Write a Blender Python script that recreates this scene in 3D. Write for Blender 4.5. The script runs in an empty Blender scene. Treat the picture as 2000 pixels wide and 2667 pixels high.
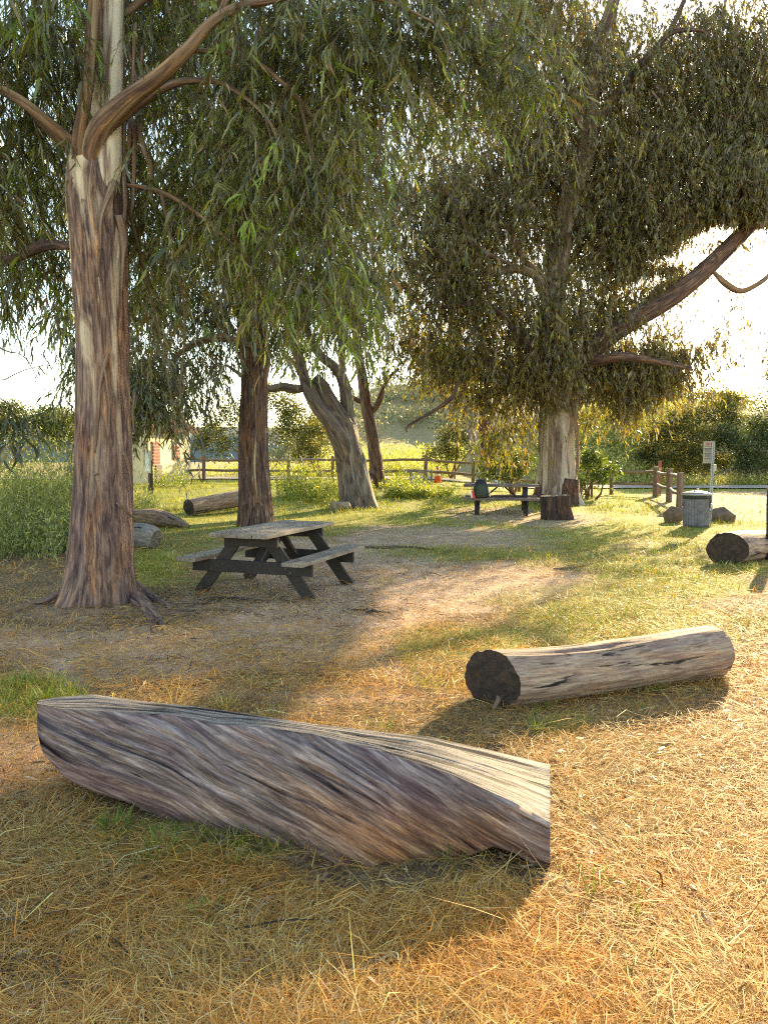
import bpy, bmesh, math, random
import numpy as np
from mathutils import Vector, Matrix, Quaternion

R = math.radians
SC = bpy.context.scene
COL = SC.collection
rng = np.random.default_rng(7)
random.seed(7)

# ------------------------------------------------------------------ camera, sky, sun, exposure
CAM_H, F, CX, CY, HOR = 1.6, 2000.0, 1000.0, 1333.5, 1185.0
PITCH = math.atan((CY - HOR) / F)
cam_d = bpy.data.cameras.new('camera')
cam = bpy.data.objects.new('camera', cam_d); COL.objects.link(cam)
cam_d.sensor_fit = 'VERTICAL'; cam_d.sensor_height = 36.0; cam_d.lens = F / 2667.0 * 36.0
cam_d.clip_start = 0.05; cam_d.clip_end = 6000.0
cam.location = (0, 0, CAM_H); cam.rotation_euler = (math.pi / 2 - PITCH, 0, 0)
SC.camera = cam

SUN_AZ, SUN_EL = R(29.5), R(18.5)          # azimuth measured from +Y towards +X
SUN = np.array([math.sin(SUN_AZ) * math.cos(SUN_EL), math.cos(SUN_AZ) * math.cos(SUN_EL), math.sin(SUN_EL)])
W = bpy.data.worlds.new('World'); SC.world = W; W.use_nodes = True
wn = W.node_tree.nodes; wn.clear()
sky = wn.new('ShaderNodeTexSky'); sky.sky_type = 'NISHITA'; sky.sun_disc = False
sky.sun_elevation = SUN_EL; sky.sun_rotation = SUN_AZ
sky.altitude = 50; sky.air_density = 1.0; sky.dust_density = .4; sky.ozone_density = 1.0
bgn = wn.new('ShaderNodeBackground'); bgn.inputs['Strength'].default_value = 0.14
won = wn.new('ShaderNodeOutputWorld')
wtint = wn.new('ShaderNodeMix'); wtint.data_type = 'RGBA'; wtint.blend_type = 'MULTIPLY'; wtint.inputs[0].default_value = 1.0; wtint.inputs[7].default_value = (1.10, 1.0, .86, 1)
W.node_tree.links.new(sky.outputs[0], wtint.inputs[6]); W.node_tree.links.new(wtint.outputs[2], bgn.inputs['Color']); W.node_tree.links.new(bgn.outputs[0], won.inputs['Surface'])
sl = bpy.data.lights.new('sun', 'SUN'); sl.energy = 5.0; sl.angle = R(0.5); sl.color = (1.0, 0.77, 0.43)
so = bpy.data.objects.new('sun', sl); COL.objects.link(so)
so.rotation_euler = Vector(SUN).to_track_quat('Z', 'Y').to_euler(); so.location = (20, 30, 25)
SC.view_settings.view_transform = 'Standard'; SC.view_settings.look = 'None'
SC.view_settings.gamma = 1.0; SC.view_settings.use_curve_mapping = False
SC.view_settings.exposure = 2.2
cy = SC.cycles
cy.use_denoising = False; SC.render.filter_size = 1.1; cy.pixel_filter_type = 'BLACKMAN_HARRIS'; cy.filter_width = 1.1; cy.use_adaptive_sampling = False
cy.max_bounces = 7; cy.diffuse_bounces = 4; cy.glossy_bounces = 2; cy.transmission_bounces = 4
cy.transparent_max_bounces = 6; cy.sample_clamp_indirect = 2.5; cy.caustics_reflective = False; cy.caustics_refractive = False

# ------------------------------------------------------------------ numeric helpers
def S(t):
    t = np.clip(t, 0, 1); return t * t * (3 - 2 * t)

def _hash(i, j, k):
    h = (i * 374761393 + j * 668265263 + k * 2147483647 * 31) & 0xFFFFFFFF
    h = ((h ^ (h >> 13)) * 1274126177) & 0xFFFFFFFF
    h = ((h ^ (h >> 16)) * 2246822519) & 0xFFFFFFFF
    return ((h ^ (h >> 15)) & 0xFFFFFF) / float(0xFFFFFF)

def vnoise(p):                               # value noise in -1..1 at N x 3 points
    p = np.asarray(p, dtype=np.float64); i = np.floor(p).astype(np.int64); f = p - i; f = f * f * (3 - 2 * f)
    out = 0
    for a in (0, 1):
        for b in (0, 1):
            for c in (0, 1):
                w = (f[:, 0] if a else 1 - f[:, 0]) * (f[:, 1] if b else 1 - f[:, 1]) * (f[:, 2] if c else 1 - f[:, 2])
                out = out + w * _hash(i[:, 0] + a, i[:, 1] + b, i[:, 2] + c)
    return out * 2 - 1

def fbm(p, oct=4, gain=0.5):
    p = np.asarray(p, dtype=np.float64); s = 0; a = 1; n = 0
    for o in range(oct):
        s = s + a * vnoise(p + 17.3 * o); n += a; a *= gain; p = p * 2.03
    return s / n

def norm(v): return v / np.maximum(np.linalg.norm(v, axis=-1, keepdims=True), 1e-9)

CP, SP = math.cos(PITCH), math.sin(PITCH)
def PD(px, py):                              # direction of a picture point, scaled to y = 1
    px = np.asarray(px, float); py = np.asarray(py, float)
    r = (px - CX) / F; u = -(py - CY) / F
    dy = CP + u * SP; dz = -SP + u * CP
    return r / dy, dz / dy
def P(px, py, Y):
    a, b = PD(px, py); return np.stack([a * Y, np.broadcast_to(Y, np.shape(a)) * 1.0, CAM_H + b * Y], -1)
def PX(p):                                   # world point(s) -> picture point
    p = np.asarray(p, float); x = p[..., 0]; y = p[..., 1]; z = p[..., 2] - CAM_H
    f = y * CP - z * SP; u = y * SP + z * CP
    f = np.where(f < 0.05, 0.05, f)
    return CX + F * x / f, CY - F * u / f

def hgt(x, y):
    x = np.asarray(x, float); y = np.asarray(y, float)
    h = 0.44 * S((y - 19) / 14) * S((7.5 - x) / 6)
    h = h + 3.9 * S((y - 40.5) / 15) * S((x - 4) / 8)
    h = h + 1.3 * S((y - 42) / 30) * S((x + 9) / 8)
    h = h - 7 * S((y - 48) / 50) * S((-8 - x) / 12)
    h = h + 15.0 * S((y - 62) / 100) * np.exp(-((x - 14) / (30 + y * .1)) ** 2)
    n = fbm(np.stack([x * .35, y * .35, x * 0], -1).reshape(-1, 3), 3).reshape(x.shape)
    h = h + n * 0.05 * S((y - 3) / 5)
    return h
def G(px, py):                               # picture point -> ground point
    a, b = PD(px, py); y = CAM_H / -min(float(b), -0.004) if np.ndim(b) == 0 else CAM_H / -np.minimum(b, -0.004)
    for _ in range(12):
        y = (CAM_H - hgt(np.asarray(a * y), np.asarray(y))) / -np.minimum(b, -0.004)
        y = np.clip(y, 1, 80)
    return np.stack([a * y, y, hgt(np.asarray(a * y), np.asarray(y))], -1)

# ------------------------------------------------------------------ object helpers
def tag(o, label, cat, group=None):
    o['label'] = label; o['category'] = cat
    if group: o['group'] = group
    return o
def thing(name, label, cat, loc=(0, 0, 0), rz=0.0, group=None):
    o = bpy.data.objects.new(name, None); COL.objects.link(o); o.location = [float(v) for v in loc]; o.rotation_euler = (0, 0, rz)
    o.empty_display_size = .2
    return tag(o, label, cat, group)
def link(name, me, parent=None):
    o = bpy.data.objects.new(name, me); COL.objects.link(o)
    if parent is not None: o.parent = parent
    return o
def np_mesh(name, V, polys, mat=None, parent=None, col=None, grain=None, smooth=False, zone=None, offset=None):
    """V: n x 3; polys: list of k-gon index arrays."""
    V = np.asarray(V, np.float32)
    if offset is not None: V = V - np.asarray(offset, np.float32)
    me = bpy.data.meshes.new(name); me.vertices.add(len(V)); me.vertices.foreach_set('co', V.ravel())
    polys = [np.asarray(p, np.int32) for p in polys if len(p)]
    nl = sum(p.size for p in polys); npol = sum(len(p) for p in polys)
    me.loops.add(nl); me.polygons.add(npol)
    me.loops.foreach_set('vertex_index', np.concatenate([p.ravel() for p in polys]))
    st = []; c = 0
    for p in polys:
        st.append(c + np.arange(len(p)) * p.shape[1]); c += p.size
    me.polygons.foreach_set('loop_start', np.concatenate(st).astype(np.int32))
    if smooth: me.polygons.foreach_set('use_smooth', np.ones(npol, bool))
    for nm, a in (('Col', col), ('zone', zone)):
        if a is not None:
            at = me.attributes.new(nm, 'FLOAT_COLOR', 'POINT')
            a4 = np.ones((len(V), 4), np.float32); a4[:, :3] = a; at.data.foreach_set('color', a4.ravel())
    if grain is not None:
        at = me.attributes.new('grain', 'FLOAT_VECTOR', 'POINT'); at.data.foreach_set('vector', np.asarray(grain, np.float32).ravel())
    me.update(calc_edges=True)
    if mat is not None: me.materials.append(mat)
    return link(name, me, parent)

class MB:                                    # small mesh builder for made things
    def __init__(s): s.bm = bmesh.new()
    def box(s, c, d, rot=None, bev=0.0):
        m = Matrix.Translation(Vector([float(v) for v in c])) @ (rot.to_4x4() if rot is not None else Matrix.Identity(4)) @ Matrix.Diagonal((float(d[0]), float(d[1]), float(d[2]), 1))
        r = bmesh.ops.create_cube(s.bm, size=1.0, matrix=m)
        if bev:
            es = list({e for v in r['verts'] for e in v.link_edges})
            bmesh.ops.bevel(s.bm, geom=es, offset=bev, segments=2, affect='EDGES', profile=.6)
        return s
    def beam(s, a, b, w, h, up=(0, 0, 1), bev=0.0):   # box from a to b, h along up
        a = Vector([float(v) for v in a]); b = Vector([float(v) for v in b]); d = (b - a); L = d.length; d.normalize()
        u = Vector(up); sd = d.cross(u).normalized(); u = sd.cross(d).normalized()
        rot = Matrix((sd, d, u)).transposed()
        return s.box((a + b) / 2, (w, L, h), rot, bev)
    def tube(s, pts, r, n=8, cap=True):
        pts = [Vector([float(v) for v in p]) for p in pts]; rr = r if isinstance(r, (list, tuple)) else [r] * len(pts)
        rings = []; up = Vector((0, 0, 1))
        for i, p in enumerate(pts):
            d = (pts[min(i + 1, len(pts) - 1)] - pts[max(i - 1, 0)]).normalized()
            if abs(d.dot(up)) > .95: up = Vector((1, 0, 0)) if abs(d.x) < .9 else Vector((0, 1, 0))
            sd = d.cross(up).normalized(); u = sd.cross(d).normalized(); up = u
            rings.append([s.bm.verts.new(p + (sd * math.cos(t) + u * math.sin(t)) * rr[i]) for t in (2 * math.pi * k / n for k in range(n))])
        for a, b in zip(rings, rings[1:]):
            for k in range(n): s.bm.faces.new((a[k], a[(k + 1) % n], b[(k + 1) % n], b[k]))
        if cap:
            s.bm.faces.new(list(reversed(rings[0]))); s.bm.faces.new(rings[-1])
        return s
    def lathe(s, prof, n=32, c=(0, 0, 0), cap=True, rib=0.0, nrib=0):
        rings = []
        for r, z in prof:
            rings.append([s.bm.verts.new((c[0] + (r + (rib * math.cos(nrib * t) if r > .05 else 0)) * math.cos(t), c[1] + (r + (rib * math.cos(nrib * t) if r > .05 else 0)) * math.sin(t), c[2] + z)) for t in (2 * math.pi * k / n for k in range(n))])
        for a, b in zip(rings, rings[1:]):
            for k in range(n): s.bm.faces.new((a[k], a[(k + 1) % n], b[(k + 1) % n], b[k]))
        if cap:
            s.bm.faces.new(list(reversed(rings[0]))); s.bm.faces.new(rings[-1])
        return s
    def build(s, name, mat, parent=None, smooth=False):
        bmesh.ops.recalc_face_normals(s.bm, faces=s.bm.faces)
        me = bpy.data.meshes.new(name); s.bm.to_mesh(me); s.bm.free()
        if smooth:
            for p in me.polygons: p.use_smooth = True
        if mat: me.materials.append(mat)
        return link(name, me, parent)

# ------------------------------------------------------------------ materials
def newmat(name):
    m = bpy.data.materials.new(name); m.use_nodes = True; nt = m.node_tree; nt.nodes.clear()
    out = nt.nodes.new('ShaderNodeOutputMaterial'); b = nt.nodes.new('ShaderNodeBsdfPrincipled')
    nt.links.new(b.outputs[0], out.inputs[0]); return m, nt, b, out
def N(nt, t, **kw):
    n = nt.nodes.new(t)
    for k, v in kw.items():
        if k in n.inputs: n.inputs[k].default_value = v
        else: setattr(n, k, v)
    return n
def ramp(nt, fac, stops):
    r = nt.nodes.new('ShaderNodeValToRGB'); e = r.color_ramp.elements
    while len(e) < len(stops): e.new(.5)
    for q, (p, c) in zip(e, stops):
        q.position = p; q.color = (*c, 1) if len(c) == 3 else c
    nt.links.new(fac, r.inputs[0]); return r.outputs[0]
def mixc(nt, fac, a, b, mode='MIX'):
    m = nt.nodes.new('ShaderNodeMix'); m.data_type = 'RGBA'; m.blend_type = mode
    for i, v in ((0, fac), (6, a), (7, b)):
        if isinstance(v, bpy.types.NodeSocket): nt.links.new(v, m.inputs[i])
        elif i == 0: m.inputs[0].default_value = v
        else: m.inputs[i].default_value = (*v, 1)
    return m.outputs[2]
def coords(nt, attr, scale):
    if attr: s = N(nt, 'ShaderNodeAttribute', attribute_name=attr).outputs['Vector']
    else: s = nt.nodes.new('ShaderNodeTexCoord').outputs['Object']
    mp = nt.nodes.new('ShaderNodeMapping'); mp.inputs['Scale'].default_value = scale; nt.links.new(s, mp.inputs[0]); return mp.outputs[0]
def noise(nt, vec, scale=1.0, detail=6.0, rough=.6, dist=0.0):
    n = N(nt, 'ShaderNodeTexNoise', Scale=scale, Detail=detail, Roughness=rough, Distortion=dist); nt.links.new(vec, n.inputs['Vector']); return n.outputs[0]
def bump(nt, b, h, strength, dist, prev=None):
    n = N(nt, 'ShaderNodeBump', Strength=strength, Distance=dist); nt.links.new(h, n.inputs['Height'])
    if prev is not None: nt.links.new(prev, n.inputs['Normal'])
    nt.links.new(n.outputs[0], b.inputs['Normal']); return n.outputs[0]

def bark_mat(name, dark, mid, light, cream, patch, k=26.0, stretch=.09, bstr=.9, ptop=None, var=1.0):
    """fibrous bark; cream smooth patches where it has been shed, more of them with PATCH; ptop=(z0,z1): patches only grow above"""
    m, nt, b, out = newmat(name)
    v = coords(nt, 'grain', (k, k, k * stretch))
    n1 = noise(nt, v, 1.0, 10, .68, .9)
    n2 = noise(nt, coords(nt, 'grain', (4.0, 4.0, .9)), 1.0, 5, .6, 1.4)
    n5 = noise(nt, coords(nt, 'grain', (11.0, 11.0, 1.1)), 1.0, 6, .6, 1.1)
    c = ramp(nt, n1, [(.28, tuple(x * .22 for x in dark)), (.41, dark), (.53, mid), (.72, light)])
    pl = ramp(nt, n5, [(.30, (.42, .36, .44)), (.44, (.85, .8, .85)), (.55, (1.0, .92, .85)), (.66, (1.6, 1.3, .95)), (.74, (1.9, 1.6, 1.15))])
    c = mixc(nt, var, c, mixc(nt, 1.0, c, pl, 'MULTIPLY'))
    c2 = ramp(nt, n2, [(.3, (.58, .5, .66)), (.5, (1, 1, 1)), (.7, (1.3, 1.0, .76))])
    c = mixc(nt, 1.0, c, c2, 'MULTIPLY')
    v3 = coords(nt, 'grain', (3.2, 3.2, .45)); n3 = noise(nt, v3, 1.0, 7, .58, 1.0)
    if ptop:
        s3 = nt.nodes.new('ShaderNodeSeparateXYZ'); nt.links.new(coords(nt, 'grain', (1, 1, 1)), s3.inputs[0]); m3 = N(nt, 'ShaderNodeMapRange'); m3.inputs[1].default_value = ptop[0]; m3.inputs[2].default_value = ptop[1] + 2.2; m3.inputs[4].default_value = .045; nt.links.new(s3.outputs[2], m3.inputs[0])
        ad = N(nt, 'ShaderNodeMath', operation='ADD'); nt.links.new(n3, ad.inputs[0]); nt.links.new(m3.outputs[0], ad.inputs[1]); n3 = ad.outputs[0]
    pm = ramp(nt, n3, [(max(0.0, .62 - patch * .4), (0, 0, 0)), (min(1, .70 - patch * .4), (1, 1, 1))])
    if ptop:
        sp = nt.nodes.new('ShaderNodeSeparateXYZ'); nt.links.new(coords(nt, 'grain', (1, 1, 1)), sp.inputs[0])
        mr = N(nt, 'ShaderNodeMapRange'); mr.inputs[1].default_value = ptop[0]; mr.inputs[2].default_value = ptop[1]
        nt.links.new(sp.outputs[2], mr.inputs[0])
        pm = mixc(nt, 1.0, pm, mr.outputs[0], 'MULTIPLY')
    cr = mixc(nt, 1.0, cream, ramp(nt, noise(nt, coords(nt, 'grain', (9, 9, 1.6)), 1, 7, .6, .8), [(.3, (.55, .5, .5)), (.5, (.95, .93, .9)), (.7, (1.15, 1.1, 1.0))]), 'MULTIPLY')
    c = mixc(nt, pm, c, cr); nt.links.new(c, b.inputs['Base Color'])
    b.inputs['Roughness'].default_value = .85; b.inputs['Specular IOR Level'].default_value = .25
    h = mixc(nt, pm, n1, (.62, .62, .62)); p = bump(nt, b, h, bstr, .03)
    v4 = coords(nt, 'grain', (k * 3.0, k * 3.0, k * .4)); bump(nt, b, noise(nt, v4, 1, 5, .65), .6, .009, p)
    return m
def wood_mat(name, cols, k=(40, 40, 1.6), crack=.35, bstr=.8, tint=None, stain=None, zone=None, ck=.55, fine=.55):
    """weathered wood: grain runs along the third grain coordinate"""
    m, nt, b, out = newmat(name)
    n1 = noise(nt, coords(nt, 'grain', k), 1.0, 12, .72, .7)
    n2 = noise(nt, coords(nt, 'grain', (5, 5, 1.1)), 1.0, 5, .6, 1.0)
    n3 = noise(nt, coords(nt, 'grain', (k[0] * ck, k[1] * ck, k[2] * ck * 1.1)), 1.0, 8, .58, .6)
    n4 = noise(nt, coords(nt, 'grain', (k[0] * 3.4, k[1] * 3.4, k[2] * 3.2)), 1.0, 6, .7, .4)
    c = ramp(nt, n1, [(.28, cols[0]), (.45, cols[1]), (.58, cols[2]), (.78, cols[3])])
    if tint: c = mixc(nt, 1.0, c, ramp(nt, n2, [(.32, tint[0]), (.5, (1, 1, 1)), (.68, tint[1])]), 'MULTIPLY')
    if stain: c = mixc(nt, ramp(nt, noise(nt, coords(nt, 'grain', (2.2, 2.2, .8)), 1, 6, .65, .5), [(.5, (0, 0, 0)), (.66, (.8, .8, .8))]), c, stain)
    c = mixc(nt, fine, c, mixc(nt, 1.0, c, ramp(nt, n4, [(.33, (.22, .2, .2)), (.45, (.85, .83, .82)), (.62, (1.25, 1.22, 1.2)), (.75, (1.7, 1.65, 1.6))]), 'MULTIPLY'))
    if zone: c = mixc(nt, N(nt, 'ShaderNodeAttribute', attribute_name='zone').outputs['Fac'], c, mixc(nt, 1.0, c, zone, 'MULTIPLY'))
    cm = ramp(nt, n3, [(crack - .03, (1, 1, 1)), (crack + .015, (0, 0, 0))])
    c = mixc(nt, cm, c, (.012, .010, .009)); nt.links.new(c, b.inputs['Base Color'])
    b.inputs['Roughness'].default_value = .8; b.inputs['Specular IOR Level'].default_value = .3
    h = mixc(nt, cm, n1, (0, 0, 0)); p = bump(nt, b, h, bstr, .012)
    bump(nt, b, noise(nt, coords(nt, 'grain', (k[0] * 3, k[1] * 3, k[2] * 2)), 1, 4), .4, .003, p)
    return m
def end_mat(name, a, bcol):
    m, nt, b, out = newmat(name)
    v = coords(nt, 'grain', (1, 1, 1)); wv = N(nt, 'ShaderNodeTexWave', wave_type='RINGS', rings_direction='Z'); wv.inputs['Scale'].default_value = 14; wv.inputs['Distortion'].default_value = 9; wv.inputs['Detail'].default_value = 6; wv.inputs['Detail Scale'].default_value = .6
    nt.links.new(v, wv.inputs[0]); n = noise(nt, v, 18, 8, .7, .6)
    c = mixc(nt, n, a, bcol); c = mixc(nt, .25, c, mixc(nt, 1.0, c, wv.outputs[0], 'MULTIPLY')); c = mixc(nt, .8, c, mixc(nt, 1.0, c, ramp(nt, n, [(.35, (.2, .2, .2)), (.6, (1.3, 1.2, 1.1))]), 'MULTIPLY'))
    nt.links.new(c, b.inputs['Base Color']); b.inputs['Roughness'].default_value = .9; bump(nt, b, n, 1.0, .03); return m
def leaf_mat(name, trans=.4, rough=.38, spec=.5, tcol=(1.5, 1.45, .5)):
    m, nt, b, out = newmat(name)
    a = N(nt, 'ShaderNodeAttribute', attribute_name='Col').outputs['Color']
    nt.links.new(a, b.inputs['Base Color']); b.inputs['Roughness'].default_value = rough; b.inputs['Specular IOR Level'].default_value = spec
    t = nt.nodes.new('ShaderNodeBsdfTranslucent'); nt.links.new(mixc(nt, 1.0, a, tcol, 'MULTIPLY'), t.inputs[0])
    mx = N(nt, 'ShaderNodeMixShader'); mx.inputs[0].default_value = trans
    nt.links.new(b.outputs[0], mx.inputs[1]); nt.links.new(t.outputs[0], mx.inputs[2]); nt.links.new(mx.outputs[0], out.inputs[0]); return m
def plain(name, colr, rough=.6, metal=0.0, nscale=8.0, namt=.35, bstr=.15, spec=.4):
    m, nt, b, out = newmat(name)
    n = noise(nt, coords(nt, None, (1, 1, 1)), nscale, 6)
    c = mixc(nt, namt, colr, ramp(nt, n, [(.3, tuple(v * .35 for v in colr)), (.7, tuple(min(1, v * 1.4) for v in colr))]))
    nt.links.new(c, b.inputs['Base Color']); b.inputs['Roughness'].default_value = rough; b.inputs['Metallic'].default_value = metal
    b.inputs['Specular IOR Level'].default_value = spec
    if bstr: bump(nt, b, n, bstr, .01)
    return m
def sawn_mat(name, cols, axis=1, k=30):          # planks of made things: grain along a local axis
    m, nt, b, out = newmat(name); sc = [k, k, k]; sc[axis] = k * .06
    n = noise(nt, coords(nt, None, sc), 1, 8, .65, .4); n2 = noise(nt, coords(nt, None, (3, 3, 3)), 1, 5)
    c = ramp(nt, n, [(.28, cols[0]), (.5, cols[1]), (.72, cols[2])])
    c = mixc(nt, 1.0, c, ramp(nt, n2, [(.35, (.6, .58, .56)), (.6, (1.1, 1.05, 1))]), 'MULTIPLY')
    oi = nt.nodes.new('ShaderNodeObjectInfo'); c = mixc(nt, 1.0, c, ramp(nt, oi.outputs['Random'], [(0, (.8, .8, .8)), (1, (1.15, 1.12, 1.08))]), 'MULTIPLY')
    nt.links.new(c, b.inputs['Base Color']); b.inputs['Roughness'].default_value = .8; bump(nt, b, n, .6, .006); return m

M = {}
M['leaf'] = leaf_mat('eucalyptus_leaf', .40, .28, .7)
M['bushleaf'] = leaf_mat('shrub_leaf', .34, .5, .3)
M['blade'] = leaf_mat('grass_blade', .35, .6, .25, (1.25, 1.2, .7))
M['bark1'] = bark_mat('shaggy_bark', (.085, .058, .052), (.22, .15, .115), (.42, .32, .235), (.62, .51, .36), .24, 26, .10, 1.0, (1.2, 3.6))
M['bark2'] = bark_mat('stringy_bark', (.05, .036, .03), (.15, .10, .075), (.30, .225, .165), (.50, .42, .30), .05, 24, .09, 1.0)
M['bark3'] = bark_mat('grey_bark', (.075, .06, .05), (.155, .13, .105), (.23, .195, .16), (.25, .22, .19), .2, 15, .10, .8, None, .5)
M['bark5'] = bark_mat('pale_bark', (.12, .09, .07), (.24, .19, .15), (.35, .29, .235), (.40, .345, .285), .42, 16, .10, .7, None, .45)
M['pale_stem'] = bark_mat('cream_stem', (.16, .11, .08), (.30, .23, .16), (.46, .39, .29), (.60, .53, .41), .55, 22, .08, .6, None, .3)
M['limb'] = bark_mat('limb_bark', (.13, .085, .05), (.25, .17, .10), (.36, .26, .16), (.42, .33, .21), .3, 24, .07, .6)
M['twig'] = plain('twig', (.13, .085, .05), .8)
M['strip'] = wood_mat('bark_strip', [(.05, .03, .02), (.16, .10, .07), (.28, .19, .13), (.42, .32, .24)], (30, 30, 1.5), .3)

# ------------------------------------------------------------------ tubes with grain (trunks, limbs, logs, sticks)
def catmull(pts, n):
    pts = np.asarray(pts, float); m = len(pts)
    if m == 2: return pts[0] + (pts[1] - pts[0]) * np.linspace(0, 1, n)[:, None]
    q = np.vstack([2 * pts[0] - pts[1], pts, 2 * pts[-1] - pts[-2]])
    d = np.r_[0, np.cumsum(np.linalg.norm(np.diff(pts[:, :3], axis=0), axis=1))]; t = np.linspace(0, d[-1], n)
    i = np.clip(np.searchsorted(d, t, 'right') - 1, 0, m - 2); u = ((t - d[i]) / np.maximum(d[i + 1] - d[i], 1e-9))[:, None]
    p0, p1, p2, p3 = q[i], q[i + 1], q[i + 2], q[i + 3]
    return .5 * (2 * p1 + (p2 - p0) * u + (2 * p0 - 5 * p1 + 4 * p2 - p3) * u ** 2 + (3 * p1 - p0 - 3 * p2 + p3) * u ** 3)
def tube_data(pts, rad, nseg, step, disp=None, cap=True, twist=0.0):
    """pts n x 3, rad n. Returns V, polys, grain. disp(theta, v, r, ca, sa) -> radial offset in metres"""
    L = np.linalg.norm(np.diff(np.asarray(pts, float), axis=0), axis=1).sum(); n = max(3, int(L / step) + 1)
    pr = catmull(np.c_[np.asarray(pts, float), np.asarray(rad, float)], n); p, r = pr[:, :3], np.maximum(pr[:, 3], .0008)
    d = norm(np.gradient(p, axis=0)); v = np.r_[0, np.cumsum(np.linalg.norm(np.diff(p, axis=0), axis=1))]
    up = np.array([1.0, 0, 0]) if abs(d[0, 0]) < .8 else np.array([0, 0, 1.0])
    A = np.zeros((n, 3)); 
    for i in range(n):
        a = up - d[i] * np.dot(up, d[i]); a /= max(np.linalg.norm(a), 1e-9); A[i] = a; up = a
    B = np.cross(d, A)
    th = np.linspace(0, 2 * math.pi, nseg, endpoint=False); TH, VV = np.meshgrid(th, v); RR = np.repeat(r[:, None], nseg, 1)
    ca, sa = np.cos(TH), np.sin(TH); rm = float(np.median(r))
    ct, st = np.cos(TH + twist * VV), np.sin(TH + twist * VV)
    off = disp(TH, VV, RR, ct, st) if disp else 0
    rr = RR + off
    V = p[:, None, :] + A[:, None, :] * (ca * rr)[..., None] + B[:, None, :] * (sa * rr)[..., None]
    gr = np.stack([ct * RR, st * RR, VV], -1).reshape(-1, 3)
    V = V.reshape(-1, 3); i = np.arange(n - 1)[:, None] * nseg; k = np.arange(nseg)[None]; k2 = (k + 1) % nseg
    Q = np.stack([i + k, i + k2, i + nseg + k2, i + nseg + k], -1).reshape(-1, 4)
    polys = [Q]
    if cap:
        nv = len(V); V = np.vstack([V, p[0] , p[-1]]); gr = np.vstack([gr, [0, 0, v[0]], [0, 0, v[-1]]])
        kk = np.arange(nseg); polys.append(np.r_[np.c_[np.full(nseg, nv), (kk + 1) % nseg, kk], np.c_[np.full(nseg, nv + 1), (n - 1) * nseg + kk, (n - 1) * nseg + (kk + 1) % nseg]])
    return V, polys, gr
def tube(name, pts, rad, mat, parent, nseg=12, step=.12, disp=None, offset=None, twist=0.0, cap=True):
    V, pl, gr = tube_data(pts, rad, nseg, step, disp, cap, twist)
    return np_mesh(name, V, pl, mat, parent, grain=gr, smooth=True, offset=offset)
def merge(parts):                            # [(V, polys, grain)] -> one
    V, G_, T, Q, n = [], [], [], [], 0
    for v, pl, g in parts:
        V.append(v); G_.append(g)
        for q in pl: (T if q.shape[1] == 3 else Q).append(q + n)
        n += len(v)
    return np.vstack(V), ([np.vstack(T)] if T else []) + ([np.vstack(Q)] if Q else []), np.vstack(G_)
def bark_disp(amp=.03, k=9.0, lobes=.06, seed=0.0, flare=None, nf=5):
    def f(TH, VV, RR, c, s):
        sh = TH.shape; q = lambda kk, kv: np.stack([c * kk + seed, s * kk - seed, VV * kv], -1).reshape(-1, 3)
        a = fbm(q(1.3, .5), 3).reshape(sh) * lobes * RR / .3 * 1.0
        rid = 1 - np.abs(fbm(q(k * .45, .55), 3)).reshape(sh) * 2.2
        fine = vnoise(q(k * 1.6, 1.6)).reshape(sh)
        o = a * .3 + amp * (rid * .7 + fine * .35)
        if flare is not None:
            fl = np.exp(-VV / flare[1]) * flare[0]
            o = o + fl * (.6 + .75 * np.cos(nf * TH + seed + .8 * vnoise(q(1.0, .3)).reshape(sh)) * np.exp(-VV / (flare[1] * .8)))
        return o
    return f
def pxpath(pts, Y=None):
    """[(px,py,r_px)] at depth Y or [(px,py,r_px,Y)] -> world points and radii"""
    w, r = [], []
    for q in pts:
        y = q[3] if len(q) > 3 else Y
        w.append(P(q[0], q[1], y)); r.append(q[2] * y / F)
    return np.array(w), np.array(r)

# ------------------------------------------------------------------ leaves
def leaf_arrays(base, axis, L, Wd, curve, col, simple=False, flat=None):
    n = len(base); axis = norm(axis); rv = norm(rng.normal(size=(n, 3))) if flat is None else flat
    side = norm(np.cross(axis, rv)); nr = np.cross(side, axis)
    L = L[:, None]; Wd = Wd[:, None]; cv = curve[:, None]
    if simple: ts = (.42,); ws = (.5,)
    else: ts = (.28, .66); ws = (.5, .36)
    def c(t): return base + axis * L * t + (side * cv + nr * cv * .5) * L * (4 * t * (1 - t)) * .25 + np.array([0, 0, -1.]) * L * .12 * t * t
    rows = [base[:, None]]
    for t, w in zip(ts, ws):
        q = c(t); rows += [(q + side * Wd * w)[:, None], (q - side * Wd * w)[:, None]]
    rows.append(c(1.0)[:, None]); V = np.concatenate(rows, 1); m = V.shape[1]
    tr = np.array([[0, 2, 1], [1, 2, 3]] if simple else [[0, 2, 1], [1, 2, 4], [1, 4, 3], [3, 4, 5]])
    T = (np.arange(n)[:, None, None] * m + tr[None]).reshape(-1, 3)
    return V.reshape(-1, 3), T, np.repeat(col, m, 0)

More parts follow.
